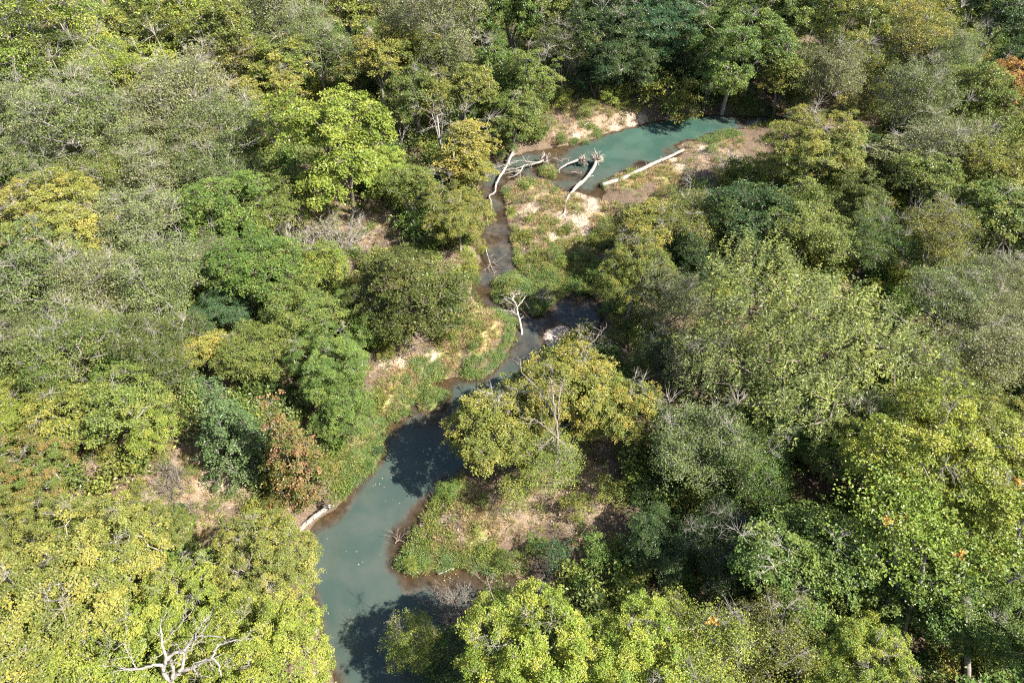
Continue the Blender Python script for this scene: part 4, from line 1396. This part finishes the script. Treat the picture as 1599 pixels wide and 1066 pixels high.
fallen('fallen_tree', 'forked white snag standing out of the water in front of the green driftwood islet',
       [(Z5([(1133, 560), (1130, 515), (1118, 450), (1105, 400), (1095, 350), (1080, 315), (1040, 290), (1000, 275)]), [-.3, .2, .6, .9, 1.2, 1.3, 1.3, 1.1], .22, .08),
        (Z5([(1097, 355), (1125, 325), (1150, 290), (1170, 262)]), [1.2, 1.4, 1.5, 1.6], .11, .04),
        (Z5([(1062, 295), (1090, 268), (1140, 252)]), [1.3, 1.4, 1.3], .12, .07),
        (Z5([(1000, 280), (1030, 305), (1075, 335)]), [1.0, 1.1, 1.1], .08, .05),
        (Z5([(1090, 345), (1060, 325), (1030, 310)]), [1.2, 1.3, 1.2], .06, .03)], 'pale', seed=8, twigs=7)
fallen('driftwood_branch', 'thin broken branch lying across the foot of the forked snag',
       [(Z5([(978, 372), (1030, 378), (1085, 384)]), [1.0, 1.1, 1.0], .10, .06), (Z5([(1010, 376), (1050, 398), (1075, 405)]), [1.0, .9, .9], .06, .03)], 'drift', seed=9, cat='branch', twigs=2)
fallen('driftwood_branch', 'long pale branch lying across the top of the driftwood islet',
       [(Z5([(985, 270), (1040, 262), (1100, 262), (1150, 250)]), [1.3, 1.4, 1.4, 1.3], .12, .07), (Z5([(1040, 262), (1010, 240), (985, 232)]), [1.4, 1.4, 1.3], .06, .03)], 'drift', seed=30, cat='branch', twigs=5)
fallen('driftwood_branch', 'grey tangle of sticks caught at the right end of the driftwood islet',
       [(Z5([(1180, 300), (1230, 285), (1290, 292), (1325, 290)]), [1.1, 1.3, 1.2, 1.0], .10, .05), (Z5([(1230, 285), (1260, 265), (1300, 245)]), [1.3, 1.3, 1.2], .07, .04)], 'drift', seed=31, cat='branch', twigs=9)
fallen('driftwood_branch', 'brown broken branch at the right side of the driftwood islet',
       [(Z5([(1150, 315), (1165, 335), (1185, 368)]), [1.1, 1.1, .9], .15, .08), (Z5([(1120, 360), (1145, 385), (1170, 415)]), [1.0, .9, .8], .06, .03)], 'drift', seed=10, cat='branch')
fallen('driftwood_branch', 'pale stub of wood between the driftwood islet and the shaded bank',
       [(Z5([(1310, 240), (1285, 262), (1265, 300)]), [1.1, 1.1, .9], .16, .09), (Z5([(1320, 292), (1285, 288), (1240, 283)]), [.9, 1.0, 1.0], .10, .06)], 'drift', seed=12, cat='branch')
fallen('fallen_log', 'short thick pale log at the corner of the lower left bank',
       [([(516, 788), (500, 800), (484, 812), (466, 828)], [1.5, 1.1, .7, .2], .30, .36)], 'white', seed=13, cat='log')
fallen('fallen_log', 'small white stick of wood at the rim of the spit by the muddy inlet',
       [([(709, 886), (700, 890), (684, 896)], [.25, .25, .15], .13, .08)], 'white', seed=14, cat='log')
fallen('driftwood_branch', 'red-brown wet root lying in the shallows beside the spit',
       [([(617, 848), (622, 843), (632, 846)], [.15, .2, .1], .09, .05), ([(622, 843), (625, 833)], [.2, .3], .06, .03), ([(622, 844), (614, 836)], [.2, .25], .05, .02)],
       'driftdark', seed=15, cat='branch', twigs=3)
fallen('driftwood_branch', 'curved dark stick in the shallows under the log jam',
       [(Z4([(670, 488), (700, 482), (735, 492), (748, 478)]), [.1, .25, .2, .35], .07, .04), (Z4([(735, 492), (750, 505)]), [.2, .05], .05, .03)], 'drift', seed=16, cat='branch')
fallen('driftwood_branch', 'twiggy dead bough dipping into the narrow channel',
       [(Z5([(880, -60), (900, 10), (915, 60), (945, 120)]), [.8, .7, .4, .05], .09, .03), (Z5([(905, 30), (940, 50), (970, 70)]), [.6, .5, .3], .05, .02),
        (Z5([(915, 50), (900, 80), (905, 110)]), [.5, .3, .05], .04, .02)], 'pale', seed=17, cat='branch', twigs=6)
fallen('driftwood_branch', 'thin grey limb stuck in the log jam beside the bleached tree',
       [(Z4([(540, 388), (580, 395), (615, 412)]), [.6, .7, .5], .08, .04), (Z4([(610, 400), (650, 390), (655, 410)]), [.5, .6, .3], .05, .03)], 'drift', seed=18, cat='branch', twigs=3)
fallen('driftwood_branch', 'pale split wood lying on the far earth bank',
       [(Z4([(765, 160), (795, 138)]), [1.2, 1.4], .12, .09)], 'white', seed=19, cat='branch')
fallen('fallen_log', 'thin fallen trunk slanting on the shaded rim right of the inlet',
       [([(802, 885), (818, 873), (832, 862)], [.5, .6, .9], .09, .05), ([(806, 895), (822, 885), (840, 884)], [.4, .4, .4], .06, .03)], 'drift', seed=20, cat='log', twigs=4)


def Z1(pts):
    return [(x / 2.961, 706 + y / 2.961) for x, y in pts]


# the white limbed tree in front: limbs stand 12 to 16 m above the ground
def limb_tree():
    r = np.random.default_rng(77)
    H0 = 9.5
    main = [([(795, 1320), (795, 1150), (790, 1050)], [2.0, 6.5, H0], .42, .30),
            ([(790, 1055), (760, 1030), (750, 985), (700, 985), (630, 1003), (555, 998)], [H0, H0 + .5, 11, 11.5, 12, 12.3], .24, .06),
            ([(752, 1000), (768, 960), (755, 900), (745, 850), (742, 790)], [10.6, 11.5, 12.5, 13, 13.5], .20, .05),
            ([(766, 965), (800, 930), (845, 915), (870, 890), (895, 855), (950, 850), (1040, 852)], [11.4, 11.8, 12.2, 12.6, 13, 13.4, 13.8], .18, .05),
            ([(790, 1052), (825, 1020), (845, 980), (850, 930), (825, 920)], [H0, 10.3, 11, 11.8, 12], .24, .10),
            ([(835, 1010), (890, 995), (935, 965), (975, 955), (1005, 975), (1022, 1030)], [10.4, 11, 11.5, 12, 12.2, 11.6], .20, .07),
            ([(980, 955), (1000, 900), (1040, 880), (1080, 868), (1150, 862)], [12, 12.7, 13, 13.3, 13.6], .13, .03),
            ([(885, 995), (905, 1010), (915, 1035)], [11, 11, 10.8], .12, .06),
            ([(795, 1045), (802, 1000), (790, 970), (780, 962)], [9.8, 10.6, 11.2, 11.5], .20, .14),
            ([(630, 1003), (610, 960), (590, 925)], [12, 12.6, 13], .07, .02),
            ([(755, 880), (790, 840), (830, 800), (850, 760)], [12.7, 13.4, 14, 14.4], .09, .02),
            ([(895, 855), (930, 800), (950, 770)], [13, 13.8, 14.2], .08, .02),
            ([(885, 920), (893, 880), (905, 850)], [12, 12.8, 13.3], .10, .05)]
    P0 = path_px(Z1(main[0][0]), main[0][1])
    base = P0[0].copy()
    g = float(tz(base[0:1], base[1:2])[0])
    root = empty('limb_tree', (base[0], base[1], g), 0, 'tree with bare twisting white limbs at the bottom edge, in front of the yellow maples', 'tree',
                 'trees of the creek woodland')
    base[2] = g
    for i, (pts, z, ra, rb) in enumerate(main):
        W = path_px(Z1(pts), z)
        if i == 0:
            W = np.vstack([[base[0], base[1], g - 0.5], W])
        P = smooth_path(W, 6, 0.03, r) - base
        rr = np.linspace(ra, rb, len(P)) * .68
        T = Tubes()
        T.add(P, rr, 9)
        if i:
            fork_twigs(T, P, rr, r, 5, 1.3, None, 2)
        put('trunk' if i == 0 else 'limb', T.mesh('white_limb', M_BARK['white']), root)


limb_tree()


def forked_trunks():
    """the grey forked stems that show through the open maples in the lower right"""
    r = np.random.default_rng(88)
    sets = [('maple with forked grey trunks under an orange spray, lower right', [
                ([(1400, 1010), (1400, 905), (1396, 850), (1386, 800)], [2, 11, 14, 16.5], .26, .12), ([(1399, 880), (1410, 845), (1414, 815)], [12.5, 14.5, 16], .15, .09),
                ([(1408, 935), (1422, 880), (1427, 830)], [9, 13, 15.5], .17, .09), ([(1396, 905), (1380, 885), (1358, 866)], [11, 12.5, 13.5], .17, .11)]),
            ('maple with a single leaning grey trunk, right of the forked one', [
                ([(1415, 1100), (1412, 985), (1432, 930), (1444, 870)], [1, 8, 11.5, 14.5], .24, .13), ([(1425, 945), (1445, 930), (1465, 925)], [10.5, 11.5, 12], .09, .04)]),
            ('maple with a short pale trunk near the right edge', [
                ([(1512, 1080), (1510, 955), (1506, 905), (1500, 870)], [1, 9.5, 12.5, 14], .26, .16), ([(1548, 940), (1570, 915), (1590, 895)], [10, 12, 13.5], .15, .08),
                ([(1575, 880), (1588, 850), (1597, 812)], [13, 14.5, 16], .10, .07)])]
    for label, paths in sets:
        P0 = path_px(paths[0][0], paths[0][1])[0]
        g = float(tz(P0[0:1], P0[1:2])[0])
        base = np.array([P0[0], P0[1], g])
        root = empty('maple_tree', tuple(base), 0, label, 'tree', 'trees of the creek woodland')
        tips = []
        for i, (pts, z, ra, rb) in enumerate(paths):
            W = path_px(pts, z)
            if i == 0:
                W = np.vstack([[base[0], base[1], g - .5], W])
            P = smooth_path(W, 6, 0.04, r) - base
            rr = np.linspace(ra, rb, len(P))
            T = Tubes()
            T.add(P, rr, 8)
            fork_twigs(T, P[len(P) // 2:], rr[len(P) // 2:], r, 5, 1.8, None, 2)
            put('trunk' if i == 0 else 'limb', T.mesh('grey_stem', M_BARK['grey']), root)
            tips.append(P[-1])
        m = 2600
        tp = np.array(tips)[r.integers(0, len(tips), m)]
        sp = r.normal(0, 1, (60, 3)) * np.array([1.5, 1.5, .9])
        c = tp + sp[r.integers(0, 60, m)] + np.array([0, .6, .9]) + r.normal(0, .26, (m, 3)) * np.array([1, 1, .5])
        me = leaves_mesh('grey_stem_crown', c, np.array([0, 0, .9]) + r.normal(0, .5, (m, 3)), .23 * r.uniform(.7, 1.2, m), .85, r.random(m) * .5, r)
        q = put('crown', me, root)
        setcol(q, 'yellowg')


forked_trunks()


def central_snag():
    r = np.random.default_rng(91)
    paths = [([(868, 715), (870, 690), (868, 654), (864, 620), (859, 590)], [7, 9, 11.5, 13, 14.5], .26, .10),
             ([(866, 650), (846, 617), (834, 600), (817, 583), (810, 559)], [11.5, 12.5, 13, 13.5, 14.2], .14, .04),
             ([(872, 655), (873, 620), (880, 600)], [11.5, 13, 13.8], .12, .05),
             ([(885, 700), (864, 678), (844, 661), (834, 654), (826, 662)], [9, 10.5, 11.5, 11.8, 12], .12, .04),
             ([(866, 680), (855, 690), (846, 697)], [10.2, 10.8, 11], .09, .03),
             ([(905, 560), (912, 545), (930, 530), (942, 515)], [12.5, 13.2, 14, 14.6], .10, .03),
             ([(912, 545), (905, 527), (903, 512)], [13.2, 14, 14.5], .07, .02)]
    P0 = path_px(paths[0][0], paths[0][1])[0]
    g = float(tz(P0[0:1], P0[1:2])[0])
    base = np.array([P0[0], P0[1], g])
    root = empty('dead_tree', tuple(base), 0, 'broken pale snag standing in the middle of the golden-olive group', 'dead tree', 'dead trees and bare bushes')
    for i, (pts, z, ra, rb) in enumerate(paths):
        W = path_px(pts, z)
        if i == 0:
            W = np.vstack([[base[0], base[1], g - .5], W])
        P = smooth_path(W, 5, 0.05, r) - base
        rr = np.linspace(ra, rb, len(P)) * .6
        T = Tubes()
        T.add(P, rr, 8)
        fork_twigs(T, P[len(P) // 3:], rr[len(P) // 3:], r, 7, 1.4, None, 2)
        put('trunk' if i == 0 else 'limb', T.mesh('snag', M_BARK['twig']), root)


central_snag()

# ------------------------------------------------------------------ low plants scattered over the banks
def tuft_mesh(name, seed, n, L, rad, w, lean=0.5):
    r = np.random.default_rng(seed)
    th = r.random(n) * 6.283
    b = np.stack([np.cos(th), np.sin(th), np.zeros(n)], 1) * (r.random((n, 1)) ** 0.6) * rad
    d = b / rad * lean + r.normal(0, 0.28, (n, 3))
    d[:, 2] = 1
    d /= np.linalg.norm(d, axis=1, keepdims=True)
    l = (L * r.uniform(0.5, 1.2, n))[:, None]
    side = np.cross(d, r.normal(size=(n, 3)))
    side /= np.linalg.norm(side, axis=1, keepdims=True)
    mid = b + d * l * 0.5
    tip = b + d * l + np.stack([d[:, 0], d[:, 1], -0.35 * np.ones(n)], 1) * l * 0.35
    v = np.stack([b - side * w * 0.5, b + side * w * 0.5, mid + side * w * 0.5, tip, mid - side * w * 0.5], 1)
    v4 = np.stack([b, mid + side * w, tip, mid - side * w], 1).reshape(-1, 3)
    return mesh_from(name, v4, np.arange(n * 4).reshape(-1, 4), [M_LEAFI], [('rnd', 'FACE', r.random(n)), ('clu', 'FACE', r.random(n))])


def leafy_mesh(name, seed, n, R, H, leaf, asp=0.5):
    r = np.random.default_rng(seed)
    k = 9
    cc = r.normal(0, 1, (k, 3)) * np.array([R * .5, R * .5, H * .2]) + np.array([0, 0, H * .55])
    idx = r.integers(0, k, n)
    p = cc[idx] + r.normal(0, 1, (n, 3)) * np.array([R * .26, R * .26, H * .2])
    p[:, 2] = np.abs(p[:, 2])
    nn = np.array([0, 0, .8]) + r.normal(0, .8, (n, 3))
    return leaves_mesh(name, p, nn, leaf * r.uniform(.6, 1.3, n), asp, r.random(k)[idx], r, mat=M_LEAFI)


def stick_mesh(name, seed, n, L, R, mat):
    r = np.random.default_rng(seed)
    T = Tubes()
    for _ in range(n):
        a = np.array([r.normal(0, R * .3), r.normal(0, R * .3), 0])
        d = r.normal(0, .6, 3)
        d[2] = abs(d[2]) + .35
        d /= np.linalg.norm(d)
        l = L * r.uniform(.4, 1.1)
        m = a + d * l * .5 + r.normal(0, .05, 3)
        T.add([a, m, a + d * l + r.normal(0, .1, 3)], [.012, .009, .004], 3, cap=False)
    return T.mesh(name, mat)


def pebble_mesh(name, seed):
    r = np.random.default_rng(seed)
    th = np.linspace(0, 2 * math.pi, 7)[:-1]
    v = [[0, 0, .6]]
    for z, q in ((.45, .6), (0.0, 1.0), (-.4, .6)):
        for t in th:
            k = q * r.uniform(.8, 1.2)
            v.append([math.cos(t) * k, math.sin(t) * k * .75, z * r.uniform(.8, 1.1)])
    v.append([0, 0, -.5])
    f = []
    for j in range(6):
        f.append([0, 1 + j, 1 + (j + 1) % 6])
        for a in (1, 7):
            p, q = a + j, a + (j + 1) % 6
            f += [[p, p + 6, q + 6], [p, q + 6, q]]
        f.append([19, 13 + (j + 1) % 6, 13 + j])
    m, nt = new_mat('pebble_%d' % seed)
    g = G(nt)
    c = g.attr('tint', 'INSTANCER').outputs['Color']
    p = g.n('ShaderNodeBsdfPrincipled')
    g.l(c, p.inputs['Base Color'])
    p.inputs['Roughness'].default_value = .8
    o_ = g.n('ShaderNodeOutputMaterial')
    g.l(p.outputs[0], o_.inputs[0])
    return mesh_from(name, np.array(v) * 0.5, np.array(f), [m], smooth=True)


def scatter(name, meshes, P, scale, tint, tip, label=None, tilt=0.15):
    """one object of uncountable small growth: instances of a few meshes on points"""
    n = len(P)
    if n == 0:
        return
    col = bpy.data.collections.new(name + '_kinds')
    for i, m_ in enumerate(meshes):
        q = bpy.data.objects.new('%s_kind_%d' % (name, i), m_)
        col.objects.link(q)
    me = bpy.data.meshes.new(name)
    me.vertices.add(n)
    me.vertices.foreach_set('co', np.asarray(P, np.float32).ravel())
    rot = np.stack([rng.normal(0, tilt, n), rng.normal(0, tilt, n), rng.random(n) * 6.283], 1)
    for an, arr in (('rot', rot), ('tint', tint), ('tip', tip)):
        a = me.attributes.new(an, 'FLOAT_VECTOR', 'POINT')
        a.data.foreach_set('vector', np.asarray(arr, np.float32).ravel())
    a = me.attributes.new('scl', 'FLOAT', 'POINT')
    a.data.foreach_set('value', np.asarray(scale, np.float32))
    ob = put(name, me)
    ob['kind'] = 'stuff'
    if label:
        ob['label'] = label
    ng = bpy.data.node_groups.new(name, 'GeometryNodeTree')
    ng.interface.new_socket('Geometry', in_out='INPUT', socket_type='NodeSocketGeometry')
    ng.interface.new_socket('Geometry', in_out='OUTPUT', socket_type='NodeSocketGeometry')
    N = ng.nodes
    gi, go = N.new('NodeGroupInput'), N.new('NodeGroupOutput')
    iop = N.new('GeometryNodeInstanceOnPoints')
    ci = N.new('GeometryNodeCollectionInfo')
    ci.inputs['Collection'].default_value = col
    ci.inputs['Separate Children'].default_value = True
    ci.inputs['Reset Children'].default_value = True

    def named(nm, dt):
        q = N.new('GeometryNodeInputNamedAttribute')
        q.data_type = dt
        q.inputs[0].default_value = nm
        return [s for s in q.outputs if s.enabled and s.name == 'Attribute'][0]
    e2r = N.new('FunctionNodeEulerToRotation')
    ng.links.new(named('rot', 'FLOAT_VECTOR'), e2r.inputs[0])
    ng.links.new(gi.outputs[0], iop.inputs['Points'])
    ng.links.new(ci.outputs[0], iop.inputs['Instance'])
    iop.inputs['Pick Instance'].default_value = True
    ri = N.new('FunctionNodeRandomValue')
    ri.data_type = 'INT'
    [s for s in ri.inputs if s.name == 'Max' and s.enabled][0].default_value = len(meshes) - 1
    ng.links.new([s for s in ri.outputs if s.enabled][0], iop.inputs['Instance Index'])
    ng.links.new(e2r.outputs[0], iop.inputs['Rotation'])
    ng.links.new(named('scl', 'FLOAT'), iop.inputs['Scale'])
    ng.links.new(iop.outputs[0], go.inputs[0])
    md = ob.modifiers.new('growth', 'NODES')
    md.node_group = ng
    return ob


def rand_pts(x0, x1, y0, y1, n):
    x, y = rng.uniform(x0, x1, n), rng.uniform(y0, y1, n)
    return x, y


def inview(x, y, m=80):
    dep = y * CP + (CAM_H - 1) * SP
    u = x / dep * FPX + 799.5
    v = 533 - (y * SP - (CAM_H - 1) * CP) / dep * FPX
    return (u > -m) & (u < 1599 + m) & (v > -m) & (v < 1066 + m) & (dep > 5)


def tints(n, choices, jit=0.18):
    idx = rng.integers(0, len(choices), n)
    a = np.array([COL[c][0] for c in choices])[idx] * (1 + rng.uniform(-jit, jit, (n, 1)))
    b = np.array([COL[c][1] for c in choices])[idx]
    return a, b


COL['straw'] = ((0.34, 0.28, 0.12), (0.44, 0.34, 0.17), 0)
COL['tan'] = ((0.34, 0.23, 0.13), (0.42, 0.31, 0.18), 0)
COL['grass'] = ((0.17, 0.22, 0.045), (0.30, 0.30, 0.09), 0)
COL['mat'] = ((0.12, 0.20, 0.065), (0.18, 0.26, 0.09), 0)

tufts = [tuft_mesh('grass_tuft_%d' % i, 30 + i, 46, 0.55, 0.28, 0.022) for i in range(3)]
weeds = [leafy_mesh('weed_%d' % i, 60 + i, 150, 0.5, 0.75, 0.13) for i in range(4)]
mats_ = [leafy_mesh('waterweed_%d' % i, 70 + i, 170, 0.6, 0.5, 0.12, 0.4) for i in range(3)]
under = [leafy_mesh('undergrowth_%d' % i, 80 + i, 900, 1.5, 1.9, 0.24, 0.6) for i in range(4)]
sticks = [stick_mesh('sticks_%d' % i, 90 + i, 14, 1.1, 0.5, M_BARK['twig']) for i in range(3)]

# candidate points over the open banks
x, y = rand_pts(-45, 66, 22, 125, 420000)
iv = inview(x, y)
x, y = x[iv], y[iv]
s = sd(x, y)
ok = s > 0.0
x, y, s = x[ok], y[ok], s[ok]
f = {k_: field(k_, x, y) for k_ in PATCH}
z = tz(x, y)
nz = fbm(x * 0.9, y * 0.9, 31, 3)
bare_ = np.maximum(f['sand'], f['gravel'])
U = rng.random(len(x))


def sub(mask):
    return np.stack([x[mask], y[mask], z[mask] - 0.03], 1)


gm = (U < 0.5 * np.clip(f['green'] * 1.3 - f['litter'] * .5, 0, 1) * (1 - sstep(.35, .7, bare_)) * sstep(.35, .55, nz)) & (s > 0.1)
P = sub(gm)
a, b = tints(len(P), ['grass', 'grass', 'mid', 'straw'])
scatter('bank_grass', tufts, P, rng.uniform(.6, 1.3, len(P)), a, b)
gm = (rng.random(len(x)) < 0.36 * np.clip(f['straw'] * 1.3 + f['litter'] * .30, 0, 1) * (1 - sstep(.3, .6, bare_)) * sstep(.3, .6, fbm(x * .7, y * .7, 77, 3))) & (s > 0.2)
P = sub(gm)
a, b = tints(len(P), ['straw', 'tan', 'straw', 'tan', 'straw', 'grass'])
scatter('dry_grass', tufts, P, rng.uniform(.5, 1.2, len(P)), a, b)
openf = np.maximum.reduce([f['straw'], f['litter'], f['green'], bare_])
gm = rng.random(len(x)) < (0.05 * f['green'] + .022 * f['litter'] + .01 * f['straw']) * (1 - sstep(.5, .8, bare_)) * sstep(.45, .6, nz) * 2
P = sub(gm)
a, b = tints(len(P), ['green', 'mid', 'grass', 'olive'])
scatter('bank_weeds', weeds, P, rng.uniform(.5, 1.4, len(P)), a, b)
# lush mats at the water line
lush = blobs([(795, 498, 22), (805, 520, 20), (800, 545, 18), (780, 570, 18), (745, 590, 22), (670, 585, 24), (650, 620, 26), (690, 610, 20), (810, 440, 18), (835, 455, 20),
              (850, 470, 20), (800, 455, 34), (840, 480, 30), (870, 462, 30), (785, 470, 20), (595, 680, 20), (590, 705, 20), (575, 725, 22), (560, 745, 20), (545, 765, 16), (825, 435, 16), (860, 445, 22),
              (900, 455, 24), (640, 640, 20), (622, 652, 14), (800, 400, 10), (805, 415, 12), (640, 865, 24), (630, 885, 18), (705, 765, 16), (1185, 180, 22), (1150, 182, 14),
              (1110, 216, 22), (1135, 212, 18), (940, 290, 8), (900, 228, 10), (855, 265, 14), (820, 288, 10), (930, 213, 12), (790, 300, 8), (700, 885, 20), (750, 888, 24), (660, 890, 18)], x, y)
gm = (rng.random(len(x)) < 0.24 * sstep(.25, .6, lush) * (1 - sstep(2.2, 3.5, s))) & (s > 0.0)
P = sub(gm)
a, b = tints(len(P), ['mat', 'mat', 'green', 'grass'])
scatter('waterside_plants', mats_, P, rng.uniform(.55, 1.3, len(P)), a, b)
# sticks and dead stems on the dry slopes
gm = rng.random(len(x)) < 0.03 * f['litter'] + 0.003
P = sub(gm)
a, b = tints(len(P), ['tan'])
scatter('dead_stems', sticks, P, rng.uniform(.5, 1.5, len(P)), a, b, tilt=.5)
# pebbles
gm = (rng.random(len(x)) < 0.8 * sstep(.3, .6, f['gravel']) + 0.02 * sstep(.3, .8, f['sand']) + 0.01 * (s < .4)) & (s > -.1)
P = sub(gm) + np.array([0, 0, .03])
n = len(P)
g_ = rng.uniform(.18, .55, (n, 1)) * np.array([1.0, .86, .74]) * (1 + rng.normal(0, .04, (n, 3)))
scatter('pebbles', [pebble_mesh('pebble_%d' % i, 20 + i) for i in range(3)], P, rng.uniform(.08, .28, n), g_, g_)

# clods and small stones on the bare slopes
gm = (rng.random(len(x)) < 0.10 * f['litter'] + 0.12 * f['sand']) & (s > .1)
P = sub(gm) + np.array([0, 0, .02])
n = len(P)
g_ = rng.uniform(.16, .42, (n, 1)) * np.array([1.0, .74, .54]) * (1 + rng.normal(0, .05, (n, 3)))
scatter('soil_clods', [pebble_mesh('clod_%d' % i, 50 + i) for i in range(3)], P, rng.uniform(.08, .42, n) ** 1.0, g_, g_, tilt=.5)

# forest floor undergrowth everywhere the trees leave gaps
x, y = rand_pts(-150, 160, 10, 215, 26000)
iv = inview(x, y, 120)
x, y = x[iv], y[iv]
s = sd(x, y)
of = np.maximum.reduce([field(k_, x, y) for k_ in PATCH])
dens = 0.45
gm = (s > 1.5) & (of < 0.22) & (sd_poly(LOWPOLY, x, y) > 1) & (sd_poly(LOW2, x, y) > 1) & (sd_poly(LOW4, x, y) > 1) & (rng.random(len(x)) < dens)
x, y = x[gm], y[gm]
P = np.stack([x, y, tz(x, y) - .1], 1)
a, b = tints(len(P), ['mid', 'green', 'greyg', 'olive', 'dark'], .25)
scatter('undergrowth', under, P, rng.uniform(.6, 1.5, len(P)), a, b, 'shaded shrubby undergrowth on the forest floor')

# fallen leaves drifting on the far pool and the lower reach
def floaters():
    L = []
    for (u, v, r, n) in [(1060, 195, 40, 60), (1000, 205, 40, 40), (1030, 190, 25, 40), (950, 235, 30, 14), (640, 720, 40, 30), (600, 760, 40, 20), (560, 860, 40, 14), (540, 960, 30, 12), (720, 905, 40, 24), (780, 902, 20, 16)]:
        for _ in range(n // 2):
            p = at(u + rng.normal(0, r * .6), v + rng.normal(0, r * .3), 0.012)
            if sd(p[0:1], p[1:2])[0] < -0.4:
                L.append(p)
    P = np.array(L)
    n = len(P)
    nn = np.array([0, 0, 1.0]) + rng.normal(0, .06, (n, 3))
    m, nt = new_mat('floating_leaf')
    g = G(nt)
    c = g.mix(g.attr('rnd').outputs['Fac'], (.42, .36, .18), (.28, .28, .11))
    p = g.n('ShaderNodeBsdfPrincipled')
    g.l(c, p.inputs['Base Color'])
    o_ = g.n('ShaderNodeOutputMaterial')
    g.l(p.outputs[0], o_.inputs[0])
    me = leaves_mesh('floating_leaves', P, nn, rng.uniform(.08, .16, n), .7, rng.random(n), rng, fold=.1, mat=m)
    ob = put('floating_leaves', me)
    ob['kind'] = 'stuff'


floaters()


# ------------------------------------------------------------------ sprays of leaves that have turned orange on the maples
def orange_sprays():
    bpy.context.view_layer.update()
    dg = bpy.context.evaluated_depsgraph_get()
    r = np.random.default_rng(5)
    for (u, v, wpx) in [(1412, 818, 34), (1385, 812, 14), (1500, 870, 13), (1530, 888, 14), (1518, 692, 16), (1427, 668, 14), (1590, 752, 16), (1112, 968, 12), (40, 705, 14)]:
        a, b = (u - 799.5) / FPX, (v - 533) / FPX
        d = Vector((a, CP - b * SP, -SP - b * CP)).normalized()
        hit, loc, nrm, idx, ob, mat = SC.ray_cast(dg, cam.location, d)
        if not hit or ob is None:
            continue
        o_ = bpy.data.objects.get(ob.name)
        while o_.parent is not None:
            o_ = o_.parent
        if not o_.get('category'):
            continue
        loc = np.array(loc)
        R_ = wpx * depth_at(loc) / FPX * 0.5
        n = int(26 + 26 * R_ * R_)
        n = int(n * 1.5)
        arm = r.normal(0, .75, (6, 3)) * np.array([R_, R_, R_ * .4])
        c = arm[r.integers(0, 6, n)] * r.random((n, 1)) ** .5 + r.normal(0, .25, (n, 3)) * R_ * np.array([1, 1, .6])
        me = leaves_mesh('orange_spray', c, np.array([0, -.3, .8]) + r.normal(0, .5, (n, 3)), .27 * r.uniform(.7, 1.2, n), .85, r.random(n), r)
        q = put('orange_spray', me, o_)
        bpy.context.view_layer.update()
        q.matrix_parent_inverse = o_.matrix_world.inverted()
        q.location = loc
        setcol(q, 'spray')


orange_sprays()
